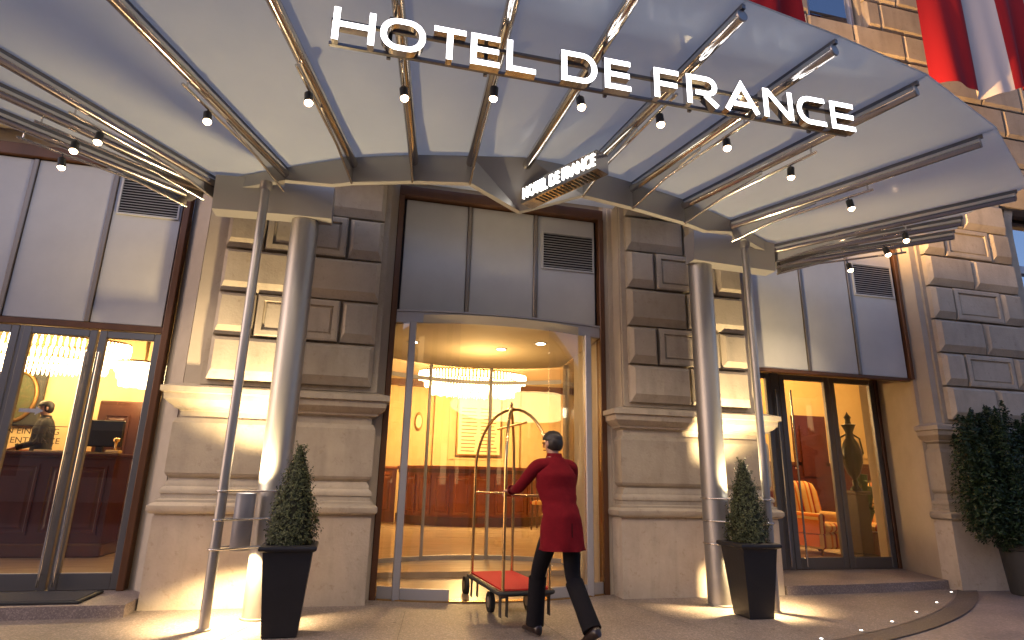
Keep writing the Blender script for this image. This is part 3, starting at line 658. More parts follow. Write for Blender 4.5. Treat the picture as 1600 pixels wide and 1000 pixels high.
# boxes over the columns
for s_ in (-1, 1):
    ka, kb, kc = (-5, -4, 'a') if s_ < 0 else (5, 4, 'b')
    top = [(RIB[q][0], RIB[q][1]) for q in (ka, kb, kc)]
    zt = [zc(q[1])+.072 for q in top]
    if s_ < 0: bot = [(-3.28, -.54), (-2.6, -.60), (-2.085, -.63)]
    else: bot = [(3.36, -.57), (2.6, -.62), (2.17, -.65)]
    zb = 3.90; NX, NZ = 12, 6; b = MB()
    def lerp3(T, u):
        u *= 2; i = min(1, int(u)); f = u-i; return [T[i][q]+(T[i+1][q]-T[i][q])*f for q in range(len(T[0]))]
    T3 = [(bot[i][0], bot[i][1]-.03, 4.27) for i in range(3)]; B3 = [(*bot[i], zb) for i in range(3)]
    G = []
    for j in range(NZ+1):
        w = j/NZ; row = []
        for i in range(NX+1):
            p_, q_ = Vector(lerp3(T3, i/NX)), Vector(lerp3(B3, i/NX)); row.append(p_.lerp(q_, w))
        G.append(row)
    for row in ([Vector((q_.x, q_.y+.20, zb)) for q_ in G[-1]], [Vector((q_.x, q_.y+.22, 4.27)) for q_ in G[-1]]): G.append(row)
    v = [q_ for row in G for q_ in row]; n_ = NX+1
    b.add(v, [(j*n_+i, j*n_+i+1, (j+1)*n_+i+1, (j+1)*n_+i) for j in range(len(G)-1) for i in range(NX)])
    for i in (0, NX): b.add([row[i] for row in G], [tuple(range(len(G)))])
    b.build('column_box', FASCIA, cp, smooth=35)
    kk = [-5, -6, -7] if s_ < 0 else [5, 6, 7]
    MB().tube([(RIB[q][0], RIB[q][1]+.03, zc(RIB[q][1])-.02) for q in kk], .05, 12).build('inner_beam', STEEL, cp, smooth=60)
# ------------------------------------------------------------------ spot lamps on the ribs
ORD = ['first', 'second', 'third', 'fourth', 'fifth', 'sixth', 'seventh', 'eighth', 'ninth', 'tenth', 'eleventh', 'twelfth', 'thirteenth', 'fourteenth', 'fifteenth']
proto = None
for i, k in enumerate(sorted(LAMP, key=lambda q: LAMP[q][0])):
    x, y = LAMP[k]; d = ribdir(k); p = Vector(RIBX[k][:2])
    tt = (Vector((x, y))-p).dot(d.to_2d()); q = p+d.to_2d()*tt            # on its own rail
    lbl = 'small dark spot lamp under a canopy rib, %s from the left' % ORD[i]
    if i == 14: lbl = 'small dark spot lamp under a canopy rib, rightmost of all'
    loc = Vector((q.x, q.y, zc(q.y)-.155))
    if proto is None:
        proto = thing('spot_lamp', lbl, 'spot lamp', loc, 'spot lamps under the canopy ribs')
        x, y, z = loc
        MB().cyl((x, y, z+.04), (x, y, z+.005), .006, n=8).build('stem', BLACK, proto)
        MB().lathe(x, y, [(.014, z+.014), (.028, z+.006), (.033, z), (.033, z-.075), (.036, z-.08), (.036, z-.088), (.029, z-.088)], 16, cap=(True, False)).build('lamp_body', BLACK, proto, smooth=40)
        MB().lathe(x, y, [(.031, z-.08), (.032, z-.094), (.024, z-.108), (.012, z-.116), (.002, z-.118)], 14).build('lens', LENS, proto, smooth=60)
        t = proto
    else:
        t = copy_tree(proto); t.location = loc; t['label'] = lbl
    t.rotation_euler = (random.uniform(-.25, .1), random.uniform(-.15, .15), 0)
    light('spot_beam', 'SPOT', loc+Vector((0, 0, -.13)), 30, (1, .76, .5), None, loc+Vector((-d.x*.3, -d.y*.3, -1)), spot_size=R(95), spot_blend=.7, shadow_soft_size=.025)

#@@SIGNS
# ------------------------------------------------------------------ HOTEL DE FRANCE sign
sg = thing('hotel_sign', 'large glowing white HOTEL DE FRANCE letters hung along the canopy front', 'sign', (0, -3.3, 4.0))
ZB, ZT, SW = 4.0, 4.25, .041
YF, YB = -3.31, -3.25
def rr(x0, x1, z0, z1, r, n=7):
    P = []
    for cx, cz, a0 in ((x1-r, z1-r, 90), (x1-r, z0+r, 0), (x0+r, z0+r, -90), (x0+r, z1-r, -180)):
        for i in range(n+1): a = R(a0-90*i/n); P.append((cx+r*math.cos(a), cz+r*math.sin(a)))
    return P
def arc(cx, cz, rx, rz, a0, a1, n=10): return [(cx+rx*math.cos(R(a0+(a1-a0)*i/n)), cz+rz*math.sin(R(a0+(a1-a0)*i/n))) for i in range(n+1)]
h = SW/2
def strokes(ch, x0, x1):
    a, e, zb, zt, zm = x0+h, x1-h, ZB+h, ZT-h, (ZB+ZT)/2
    V = lambda x, lo=ZB, hi=ZT: ([(x, lo), (x, hi)], False)
    H = lambda z, xa, xb: ([(xa, z), (xb, z)], False)
    if ch == 'H': return [V(a), V(e), H(zm, a+h, e-h)]
    if ch == 'O': return [(rr(a, e, zb, zt, .098), True)]
    if ch == 'T': return [H(zt, x0, x1), V((x0+x1)/2, ZB, ZT-SW)]
    if ch == 'E': return [V(a), H(zt, a+h, x1), H(zm, a+h, x1-.008), H(zb, a+h, x1)]
    if ch == 'L': return [V(a), H(zb, a+h, x1)]
    if ch == 'F': return [V(a), H(zt, a+h, x1), H(zm-.005, a+h, x1-.015)]
    if ch == 'D': r = (zt-zb)/2; return [V(a), ([(a+h, zt)]+[(q[0], q[1]) for q in arc(e-r*.85, zm, r*.85, r, 90, -90, 14)]+[(a+h, zb)], False)]
    if ch == 'R':
        r = (zt-zb)*.30; zc_ = zt-r
        return [V(a), ([(a+h, zt)]+arc(e-r-.01, zc_, r, r, 90, -90, 10)+[(a+h+.03, zt-2*r)], False), ([(a+.13, zt-2*r-.02), (x1-.015, ZB)], False)]
    if ch == 'A': m = (x0+x1)/2; return [([(x0+h*.9, ZB), (m, ZT-.012), (x1-h*.9, ZB)], False), H(zb+.045, x0+.075, x1-.075)]
    if ch == 'N': return [V(a), V(e), ([(a+h*.4, ZT-.01), (e-h*.4, ZB+.01)], False)]
    if ch == 'C': r = (zt-zb)/2; return [([(x1, zt)]+arc(a+r*.9, zm, r*.9, r, 90, 270, 14)+[(x1, zb)], False)]
for ch, x0, x1 in (('H', -1.97, -1.70), ('O', -1.665, -1.365), ('T', -1.31, -1.09), ('E', -1.055, -.85), ('L', -.80, -.59), ('D', -.40, -.13), ('E', -.07, .13),
                   ('F', .32, .52), ('R', .585, .85), ('A', .90, 1.20), ('N', 1.24, 1.50), ('C', 1.54, 1.80), ('E', 1.85, 2.07)):
    b = MB()
    for i, (P, cl) in enumerate(strokes(ch, x0, x1)): b.stroke(P, SW, YF-.0006*i, YB, cl, 0, 1)
    b.build('letter_'+ch.lower(), [SIGN, CHROME], sg, normals=False)
for zz in (4.02, 4.205): MB().cbox(-1.99, 2.06, -3.245, -3.215, zz-.012, zz+.012, c=.003).build('rail', DOORF, sg)
for x in (-1.60, -.93, -.03, .66, 1.72):
    MB().cbox(x-.014, x+.014, -3.214, -3.19, 4.0, zc(-3.2)-.04, c=.003).build('hanger', DOORF, sg)

# ------------------------------------------------------------------ small sign box in the notch
p0 = Vector((-.225, -1.47, 3.925)); p1 = Vector((.245, -2.34, 3.925)); d = (p1-p0).normalized(); n = Vector((-d.y, d.x, 0)); n = -n if n.x > 0 else n
ss = thing('sign_box', 'small glowing HOTEL DE FRANCE box sign projecting from the fascia notch', 'sign', p0)
wd = .16; hz = .185
L = [[p+Vector((0, 0, 0)), p-n*wd, p-n*wd+Vector((0, 0, hz)), p+Vector((0, 0, hz))] for p in (p0, p1)]
MB().loops(L).build('box', CHROME, ss)
q0, q1 = p0+n*.004, p1+n*.004
LN = (p1-p0).length
so = text_mesh('lettering', 'HOTEL DE FRANCE', .165, SIGN2, ss, p0+n*.008+d*.03+Vector((0, 0, .042)), rot=(R(90), 0, math.atan2(d.y, d.x)), ext=.004)
sx = (LN-.06)/so.dimensions.x if so.dimensions.x > 0 else 1
bpy.context.view_layer.update(); so.scale = ((LN-.06)/max(so.dimensions.x, .01), 1.0, 1)
so = text_mesh('lettering', 'HOTEL DE FRANCE', .165, SIGN2, ss, p1-n*(wd+.008)-d*.03+Vector((0, 0, .042)), rot=(R(90), 0, math.atan2(-d.y, -d.x)), ext=.004)
bpy.context.view_layer.update(); so.scale = ((LN-.06)/max(so.dimensions.x, .01), 1.0, 1)
b = MB()
for i in range(16):
    t0 = .2+i*.05; a = p0+d*t0*LN*.95; b.add([a-n*.02+Vector((0, 0, -.004)), a-n*(wd-.02)+Vector((0, 0, -.004)), a-n*(wd-.02)+d*.02+Vector((0, 0, -.004)), a-n*.02+d*.02+Vector((0, 0, -.004))], [(0, 1, 2, 3)])
tag(b.build('vent_slots', DARK, ss), kind='stuff')

#@@FLAGS
# ------------------------------------------------------------------ flags
def flag(label, x0, x1, z0, z1, y, stripes, sag, loc, tilt=0.):
    t = thing('flag', label, 'flag', loc, 'flags hung on the hotel front')
    nx, nz = 48, 40; b = MB(); v = []
    for j in range(nz+1):
        for i in range(nx+1):
            u, w = i/nx, j/nz; x = x0+(x1-x0)*u; z = z1+(z0-z1)*w
            amp = .03+.06*w
            yy = y+amp*math.sin(u*13+w*1.4+1)+.04*w*math.sin(u*29+2)-.25*w*tilt
            v.append((x+.05*w*math.sin(u*7)-.12*tilt*w, yy, z-sag*w*(math.sin(u*math.pi*1.0)*.10)+sag*w*(.16*u)))
    b.v = v
    for j in range(nz):
        for i in range(nx):
            b.f.append((j*(nx+1)+i, j*(nx+1)+i+1, (j+1)*(nx+1)+i+1, (j+1)*(nx+1)+i)); b.m.append(stripes[min(len(stripes)-1, int(i/nx*len(stripes)))])
    b.build('cloth', [RED, FLAGW], t, smooth=180, normals=False)
    MB().cyl((x0-.06, y, z1+.02), (x1+.06, y, z1+.02), .025, n=12).build('pole', STEEL, t, smooth=40)
    for xx in (x0+.15, x1-.15): MB().cyl((xx, y, z1+.02), (xx, .3, z1+.35), .015, n=8).build('bracket', STEEL, t)
    return t
flag('large red and white striped flag hanging at the upper right', 6.02, 8.15, 6.95, 10.5, -1.0, [0, 0, 1, 1, 0, 0], 2.6, (7, -1, 6.85))
fl2 = flag('plain red flag hanging above the canopy, left of the upper window', 2.2, 3.88, 7.38, 10.2, -1.0, [0], .2, (3, -1, 7.4))
MB().tube([(2.9, -1.0, 7.45), (2.75, -.85, 6.2), (2.6, -.8, 4.95)], .006, 6).build('cord', RED, fl2)
# floodlights standing on the string course that wash the upper wall
for i, (x, y, tx, tz, pw) in enumerate(((2.2, -.75, 4.9, 8.4, 1000), (3.3, -1.0, 7.4, 7.4, 2400))):
    w = ['left', 'right'][i]; z = 4.66
    t = thing('flood_lamp', 'floodlight above the canopy glass washing the upper wall, %s one' % w, 'lamp', (x, y, z), 'floodlights on the upper wall')
    MB().cbox(x-.1, x+.1, y-.07, y+.07, z, z+.12, c=.01).build('housing', BLACK, t)
    MB().cyl((x, y, z+.03), (x, .2, z+.4), .02, n=10).build('arm', BLACK, t)
    MB().box(x-.08, x+.08, y-.05, y+.05, z+.1202, z+.124).build('lens', DOWNL, t)
    light('wall_wash', 'SPOT', (x, y, z+.14), pw, (1, .56, .20), t, (tx, .1, tz), spot_size=R(88), spot_blend=.9, shadow_soft_size=.06)
# ------------------------------------------------------------------ plants
def leaves(b, pts, size, flat=.55):
    for p, nrm, sc in pts:
        nrm = Vector(nrm); nrm = (nrm+Vector((random.uniform(-1, 1), random.uniform(-1, 1), random.uniform(-.6, 1)))*.75).normalized()
        a = nrm.orthogonal().normalized(); a.rotate(Matrix.Rotation(random.uniform(0, 6.28), 3, nrm)); c = nrm.cross(a); s_ = size*sc*random.uniform(.7, 1.3); p = Vector(p)
        b.add([p-a*s_, p+c*s_*flat+nrm*s_*.15, p+a*s_, p-c*s_*flat+nrm*s_*.15], [(0, 1, 2, 3)])
def topiary(label, x, y, rz):
    t = thing('potted_topiary', label, 'potted plant', (x, y, 0), 'clipped box cones in dark planters')
    th, bh, H_ = .205, .135, .70
    b = MB(); sq = lambda h_, z: [(x-h_, y-h_, z), (x+h_, y-h_, z), (x+h_, y+h_, z), (x-h_, y+h_, z)]
    b.loops([sq(bh-.004, 0), sq(bh, .006), sq(th-.012, H_-.05), sq(th-.018, H_-.05), sq(th-.03, H_-.04)]); b.build('planter', POT, t)
    b = MB(); b.loops([sq(th-.03, H_-.055), sq(th+.0, H_-.052), sq(th+.018, H_-.04), sq(th+.022, H_-.025), sq(th+.018, H_-.008), sq(th+.004, H_), sq(th-.03, H_), sq(th-.035, H_-.06)], True, (False, False)); b.build('rim', POT, t)
    b = MB(); b.add(sq(th-.032, H_-.035), [(0, 1, 2, 3)]); b.build('soil', SOIL, t)
    b = MB(); b.cyl((x, y, H_-.05), (x+.01, y, 1.3), .018, .008, 8); b.build('trunk', BARK, t)
    def rad(z):
        u = (z-H_)/(1.52-H_); return (.187*(1-u**1.55)+.012)*(1.0-.12*math.exp(-((u-.0)/.07)**2))
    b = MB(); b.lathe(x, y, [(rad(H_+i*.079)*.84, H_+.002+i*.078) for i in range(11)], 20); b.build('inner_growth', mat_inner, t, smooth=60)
    b = MB(); P = []
    for i in range(5600):
        u = 1-math.sqrt(random.random()); u = min(u*1.02, .995); z = H_+u*(1.52-H_); a = random.uniform(0, 6.283)
        bumpy = 1+.10*math.sin(a*3+z*9)+.06*math.sin(a*7-z*23)+random.gauss(0, .085)
        r = rad(z)*bumpy*random.uniform(.84, 1.05); P.append(((x+r*math.cos(a), y+r*math.sin(a), z), (math.cos(a), math.sin(a), .35), 1))
    for i in range(110):      # stray shoots
        u = random.random()**.7; z = H_+u*.8; a = random.uniform(0, 6.283); r0 = rad(z)
        for k in range(5):
            r = r0*(1+.02*k)+.006*k; P.append(((x+r*math.cos(a), y+r*math.sin(a), z+.013*k), (math.cos(a), math.sin(a), .8), .9))
    leaves(b, P, .0125); b.build('foliage', LEAF, t, normals=False)
    t.rotation_euler = (0, 0, R(rz)); return t
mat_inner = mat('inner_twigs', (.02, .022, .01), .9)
topiary('clipped box cone in a tapered black planter, before the left column', -2.09, -1.10, 2)
topiary('clipped box cone in a tapered black planter, before the right column', 2.36, -1.02, 0)
# conifer shrub
t = thing('conifer_shrub', 'dark bushy conifer in a grey pot at the far right edge', 'shrub', (7.0, -.35, 0))
x, y = 6.82, -.35
MB().lathe(x, y, [(.20, -.01), (.21, .02), (.25, .52), (.27, .54), (.27, .60), (.23, .60), (.22, .54)], 28).build('pot', POTG, t, smooth=40)
MB().lathe(x, y, [(.222, .555), (.05, .575)], 20).build('soil', SOIL, t)
b = MB(); b.tube([(x, y, .5), (x+.03, y, 1.2), (x-.02, y+.02, 2.0)], [.05, .035, .01], 8); b.build('trunk', BARK, t, smooth=50)
b = MB(); P = []
plumes = []
for i in range(44):
    a = random.uniform(0, 6.283); q = math.sqrt(random.random()); px = x+.78*q*math.cos(a); py = y+.42*q*math.sin(a)
    plumes.append((px, py, random.uniform(.46, .62)+.25*q*q, 2.36-.40*q*q+random.uniform(-.18, .12), random.uniform(.13, .22)))
for px, py, z0, z1, r in plumes:
    lx_, ly_ = random.uniform(-.12, .12), random.uniform(-.08, .08)
    for i in range(800):
        u = random.random(); z = z0+(z1-z0)*u; a = random.uniform(0, 6.283); rr_ = r*(1-u**2.2)**.6*min(1, .35+u*3)*random.uniform(.35, 1.12)
        P.append(((px+lx_*u+rr_*math.cos(a), py+ly_*u+rr_*math.sin(a), z+random.uniform(-.03, .03)), (math.cos(a), math.sin(a), .9), 1))
leaves(b, P, .027, .38); b.build('foliage', LEAF2, t, normals=False)
# ------------------------------------------------------------------ people
def skin_mesh(name, nodes, edges, sub=2):
    """nodes: name -> ((x, y, z), rx, ry); grows one continuous surface"""
    keys = list(nodes); me = bpy.data.meshes.new(name); me.from_pydata([nodes[k][0] for k in keys], [(keys.index(a), keys.index(c)) for a, c in edges], [])
    o = bpy.data.objects.new(name, me); COL.objects.link(o); md = o.modifiers.new('skin', 'SKIN'); md.use_smooth_shade = True; md.branch_smoothing = .6
    for i, k in enumerate(keys): me.skin_vertices[0].data[i].radius = nodes[k][1:3]; me.skin_vertices[0].data[i].use_root = (i == 0)
    sb = o.modifiers.new('sub', 'SUBSURF'); sb.levels = sub; sb.render_levels = sub
    dg = bpy.context.evaluated_depsgraph_get(); out = bpy.data.meshes.new_from_object(o.evaluated_get(dg)); bpy.data.objects.remove(o); return out
def ell(b, c, r, n=16, m=10, z0=-90, z1=90, mi=0):
    L = []
    for j in range(m+1):
        t = R(z0+(z1-z0)*j/m); L.append([(c[0]+r[0]*math.cos(t)*math.cos(2*math.pi*i/n), c[1]+r[1]*math.cos(t)*math.sin(2*math.pi*i/n), c[2]+r[2]*math.sin(t)) for i in range(n)])
    b.loops(L, True, (False, False), mi); return b
def person(label, loc, rz, J, coat, tr, coat_hem, scale=1., hand_dirs=None):
    """J: joints in the body's own frame (faces +y)"""
    t = thing('person', label, 'person', loc)
    g = lambda k: J[k]
    nodes = {'pelvis': (g('pelvis'), .145, .115), 'waist': (g('waist'), .13, .105), 'chest': (g('chest'), .165, .12), 'collar': (g('collar'), .10, .085), 'neck': (g('neck'), .052, .055),
             'jaw': (g('jaw'), .055, .062), 'head': (g('head'), .072, .09), 'crown': (g('crown'), .05, .06)}
    E_ = [('pelvis', 'waist'), ('waist', 'chest'), ('chest', 'collar'), ('collar', 'neck'), ('neck', 'jaw'), ('jaw', 'head'), ('head', 'crown')]
    for s_ in 'lr':
        nodes['sh'+s_] = (g('sh'+s_), .068, .068); nodes['el'+s_] = (g('el'+s_), .05, .05); nodes['wr'+s_] = (g('wr'+s_), .036, .036)
        E_ += [('collar', 'sh'+s_), ('sh'+s_, 'el'+s_), ('el'+s_, 'wr'+s_)]
        nodes['hip'+s_] = (g('hip'+s_), .098, .10); nodes['kn'+s_] = (g('kn'+s_), .068, .07); nodes['an'+s_] = (g('an'+s_), .05, .052)
        E_ += [('pelvis', 'hip'+s_), ('hip'+s_, 'kn'+s_), ('kn'+s_, 'an'+s_)]
    me = skin_mesh('body', nodes, E_)
    for m in (coat, tr, SKIN): me.materials.append(m)
    def dseg(p, a, c):
        a, c = Vector(a), Vector(c); u = max(0, min(1, (p-a).dot(c-a)/max((c-a).length_squared, 1e-9))); return (p-a-(c-a)*u).length
    seg = [(g(a), g(c), 2 if a in ('neck', 'jaw', 'head') else (1 if a[:3] == 'hip' or a[:2] == 'kn' or c[:3] == 'hip' else 0)) for a, c in E_]
    for f in me.polygons:
        p = f.center; f.material_index = min(seg, key=lambda q: dseg(p, q[0], q[1])-(.02 if q[2] == 2 else 0))[2]
    body = bpy.data.objects.new('body', me); COL.objects.link(body); body.parent = t
    O0 = Vector((0, 0, 0))
    # jacket: loft that hangs from chest to the hem
    b = MB(); L = []; ch, wa, pe = Vector(g('chest')), Vector(g('waist')), Vector(g('pelvis')); co = Vector(g('collar'))
    for c, rx, ry in ((co+Vector((0, 0, .05)), .075, .07), (co+Vector((0, 0, .0)), .135, .10), (ch+Vector((0, 0, .05)), .192, .135), (ch-Vector((0, 0, .06)), .188, .135), (wa, .160, .125), (pe+Vector((0, 0, .06)), .172, .14), (pe-Vector((0, 0, .04)), .19, .155), (Vector((pe.x, pe.y-.01, coat_hem)), .20, .17)):
        L.append([Vector((c.x+rx*math.cos(2*math.pi*k/40), c.y+ry*math.sin(2*math.pi*k/40), c.z)) for k in range(40)])
    L2 = []
    for j in range(len(L)-1):
        for q in range(5):
            w = q/5; row = []
            for k in range(40):
                p = L[j][k].lerp(L[j+1][k], w); a_ = 2*math.pi*k/40; zz = p.z-coat_hem
                low = max(0, 1-zz/.35); mid = math.exp(-((p.z-wa.z)/.12)**2)
                f = 1+.045*low*math.sin(a_*6+zz*4)+.022*mid*math.sin(zz*70+3*math.sin(a_*2))+.012*math.sin(a_*4+zz*22)
                cx_, cy_ = L[j][0].lerp(L[j][20], .5).lerp(L[j+1][0].lerp(L[j+1][20], .5), w)[:2]
                row.append((cx_+(p.x-cx_)*f, cy_+(p.y-cy_)*f, p.z))
            L2.append(row)
    if coat_hem:
        L2.append([(p.x+.008*math.cos(i), p.y+.01*math.sin(6*2*math.pi*i/40), p.z) for i, p in enumerate(L[-1])]); L2.append([(p[0]*.97+pe.x*.03, p[1]*.97+pe.y*.03, p[2]+.02) for p in L2[-1]])
        jk = MB().loops(L2, True, (False, False)).build('jacket', coat, t, smooth=70, origin=O0)
        c = co+Vector((0, .005, .055)); MB().loops([[(c.x+r_*math.cos(2*math.pi*k/20), c.y+r_*.95*math.sin(2*math.pi*k/20), c.z+h_) for k in range(20)] for r_, h_ in ((.085, -.03), (.074, .0), (.066, .03), (.060, .03))], True, (False, False)).build('collar', coat, jk, smooth=60, origin=O0)
        MB().loops([[(pe.x+.004*math.cos(a_), pe.y-(.158+q), z_+.0) for a_ in (0, 1.57, 3.14, 4.71)] for q, z_ in ((.0, coat_hem+.02), (.006, coat_hem+.1), (.004, coat_hem+.22))]).build('back_vent', tr, jk, origin=O0)
    for s_ in 'lr':
        a = Vector(g('el'+s_)); c = Vector(g('wr'+s_)); d = (c-a).normalized()
        # hand: palm, four fingers and a thumb, closed on what it holds
        b = MB(); fd = Vector(J.get('hd'+s_, d)).normalized(); cu = Vector(J.get('hc'+s_, (0, 0, -1))); cu = (cu-fd*cu.dot(fd)).normalized(); sd_ = fd.cross(cu)
        p = c-fd*.01
        b.loops([[p+fd*q+sd_*w*math.cos(k*math.pi/5)+cu*h_*math.sin(k*math.pi/5) for k in range(10)] for q, w, h_ in ((-.01, .026, .022), (.03, .036, .018), (.075, .043, .016), (.095, .04, .013))])
        for i, (o_, ln) in enumerate(((-.031, .034), (-.011, .039), (.010, .037), (.030, .029))):
            q = p+fd*.088+sd_*o_; b.tube([q, q+fd*ln+cu*.004, q+fd*(ln+.014)+cu*.03, q+fd*(ln-.008)+cu*.052], [.0105, .0098, .0092, .0075], 8)
        q = p+fd*.03+sd_*-.033; b.tube([q, q-sd_*.022+fd*.02+cu*.012, q-sd_*.018+fd*.045+cu*.03, q-sd_*.004+fd*.06+cu*.042], [.013, .0125, .011, .0085], 8)
        b.build('hand', SKIN, t, smooth=70, origin=O0)
        b = MB(); b.tube([a+(c-a)*.9, c+d*.004], [.044, .047], 14, cap=(False, True)); b.build('cuff', coat, t, smooth=40, origin=O0)
        an = Vector(g('an'+s_)); td = Vector(J.get('ft'+s_, (0, 1, 0))).normalized(); sdv = Vector((td.y, -td.x, 0)).normalized(); z_ = Vector((0, 0, 1)); z_ = (z_-td*z_.dot(td)).normalized()
        b = MB(); base = an-z_*.085
        b.loops([[base+td*q+sdv*w*math.cos(k*math.pi/6)+z_*(h_+(h_)*math.sin(k*math.pi/6)) for k in range(12)] for q, w, h_ in ((-.085, .02, .03), (-.07, .036, .044), (0, .042, .052), (.07, .043, .036), (.14, .046, .026), (.185, .032, .018), (.195, .012, .012))])
        b.build('shoe', SHOE, t, smooth=60, origin=O0)
        kn = Vector(g('kn'+s_)); b = MB(); b.tube([kn+(an-kn)*.1, kn+(an-kn)*.6, an+(an-kn).normalized()*.015], [.076, .074, .078], 16, cap=(False, True)); b.build('trouser_leg', tr, t, smooth=60, origin=O0)
    h = Vector(g('head')); hz = R(J.get('turn', 0)); rot = Matrix.Rotation(hz, 4, 'Z')
    def place(bb): bb.v = [tuple(h+(rot @ Vector(q))) for q in bb.v]; return bb
    b = MB(); ell(b, (0, -.006, .04), (.079, .097, .076), 28, 14, -5, 90); ell(b, (0, -.030, .006), (.081, .074, .088), 28, 12, -50, 40); b.v = [tuple(Vector(q)*(1+.035*math.sin(q[0]*160+q[2]*45)*math.sin(q[1]*90))) for q in b.v]
    place(b).build('hair', HAIR, t, smooth=80, origin=O0)
    b = MB(); b.loops([[(w*math.cos(k*math.pi/4), .078+p_+.3*w*math.sin(k*math.pi/4), zz) for k in range(8)] for zz, w, p_ in ((.022, .006, .0), (-.005, .011, .012), (-.024, .015, .020), (-.034, .010, .006))])
    for s_ in (-1, 1): ell(b, (s_*.076, -.005, -.005), (.009, .017, .027), 10, 6)
    place(b).build('nose_and_ears', SKIN, t, smooth=80, origin=O0)
    b = MB()
    for s_ in (-1, 1): ell(b, (s_*.03, .079, .008), (.012, .006, .007), 8, 5)
    b.loops([[(q, .083, -.052), (q, .088, -.055), (q, .083, -.059)] for q in (-.02, .02)])
    place(b).build('eyes_and_mouth', HAIR, t, smooth=80, origin=O0)
    t.rotation_euler = (0, 0, rz); t.scale = (scale,)*3
    return t
# luggage trolley
ca, cc_ = R(5), (-.08, -.66)
lc = thing('luggage_trolley', 'brass hotel luggage trolley with red carpet deck pushed by the bellhop', 'trolley', (*cc_, 0))
hx, hy, dz = .25, .56, .31
O1 = Vector((0, 0, 0))
def rbox(b, hx, hy, r, z0, z1, n=5):
    P = [(px, pz) for px, pz in rr(-hx, hx, -hy, hy, r, n)]; b.loops([[(q[0], q[1], z) for q in P] for z in (z0, z1)]); return b
rbox(MB(), hx, hy, .05, dz-.045, dz).build('deck', WOODD, lc, origin=O1)
rbox(MB(), hx-.018, hy-.018, .04, dz+.001, dz+.014).build('carpet', CARPET, lc, origin=O1)
b = MB(); b.tube([(q[0], q[1], dz-.02) for q in rr(-hx-.012, hx+.012, -hy-.012, hy+.012, .06, 5)], .018, 8, closed=True); b.build('bumper', RUBBER, lc, smooth=60, origin=O1)
for sx in (-1, 1):
    for sy in (-1, 1):
        x, y = sx*(hx-.05), sy*(hy-.07)
        b = MB(); b.box(x-.035, x-.028, y-.03, y+.03, .09, dz-.045); b.box(x+.028, x+.035, y-.03, y+.03, .09, dz-.045); b.box(x-.035, x+.035, y-.035, y+.035, dz-.062, dz-.0455); ck = b.build('caster', BLACK, lc, origin=O1)
        MB().tube([(x-.022, y, .095), (x+.022, y, .095)], .095, 24).build('tyre', RUBBER, ck, smooth=40)
        MB().tube([(x-.026, y, .095), (x+.026, y, .095)], .05, 16).build('rim', STEEL, ck, smooth=40)
for sx in (-1, 1):
    for sy in (-1, 1):
        P = [(sx*(hx-.03), sy*(hy-.03), dz), (sx*(hx-.03), sy*(hy-.03), 1.35)]
        for k in range(1, 10):
            a = R(k*10); P.append((sx*(hx-.03)*math.cos(a), sy*(hy-.03)*math.cos(a)**.9, 1.35+.62*math.sin(a)))
        P.append((0, 0, 1.97)); MB().tube(P, .0155, 12).build('upright', BRASS, lc, smooth=60, origin=O1)
MB().lathe(0, 0, [(.03, 1.95), (.035, 1.97), (.03, 1.99), (.012, 2.0), (.02, 2.02), (.012, 2.045), (.002, 2.05)], 16).build('finial', BRASS, lc, smooth=60, origin=O1)
MB().cyl((0, -(hy-.1), 1.80), (0, hy-.1, 1.80), .012, n=10).build('garment_rail', BRASS, lc, smooth=60, origin=O1)
for sy in (-1, 1): MB().cyl((-(hx-.03), sy*(hy-.03), 1.12), (hx-.03, sy*(hy-.03), 1.12), .013, n=10).build('push_rail', BRASS, lc, smooth=60, origin=O1)
lc.location = (*cc_, 0); lc.rotation_euler = (0, 0, ca)
# bellhop, mid-stride, both hands on the trolley's near rail
ba = R(14); bl = Vector((.13, -1.66, 0))
def wl_(x, y, z):      # trolley frame -> bellhop frame
    w = Vector((cc_[0]+x*math.cos(ca)-y*math.sin(ca), cc_[1]+x*math.sin(ca)+y*math.cos(ca), z)); q = Matrix.Rotation(-ba, 3, 'Z') @ (w-bl); return q
hl, hr = wl_(-.20, -.53, 1.15), wl_(.20, -.53, 1.14)
back_ = Vector((0, -.085, .0))
wl2 = hl+Vector((0, -.095, .02)); wr2 = hr+Vector((0, -.095, .02))
J = dict(pelvis=(0, -.02, .92), waist=(0, .02, 1.08), chest=(0, .07, 1.26), collar=(0, .095, 1.41), neck=(0, .11, 1.475), jaw=(0, .13, 1.52), head=(0, .14, 1.58), crown=(0, .135, 1.645),
         shl=(-.185, .09, 1.385), shr=(.185, .09, 1.385), ell=tuple((Vector((-.185, .09, 1.385))+wl2)/2+Vector((-.07, -.03, -.09))), elr=tuple((Vector((.185, .09, 1.385))+wr2)/2+Vector((.07, -.03, -.09))),
         wrl=tuple(wl2), wrr=tuple(wr2), hipl=(-.095, -.02, .87), hipr=(.095, -.02, .87), knl=(-.10, .20, .50), knr=(.10, -.03, .48), anl=(-.09, .26, .095), anr=(.10, -.30, .145),
         ftl=(0, 1, 0), ftr=(0, .88, -.45), hdl=(0, 1, -.12), hdr=(0, 1, -.12), turn=22)
person('bellhop in a red jacket and dark trousers walking behind the luggage trolley', bl, ba, J, JACKET, NAVY, .70)
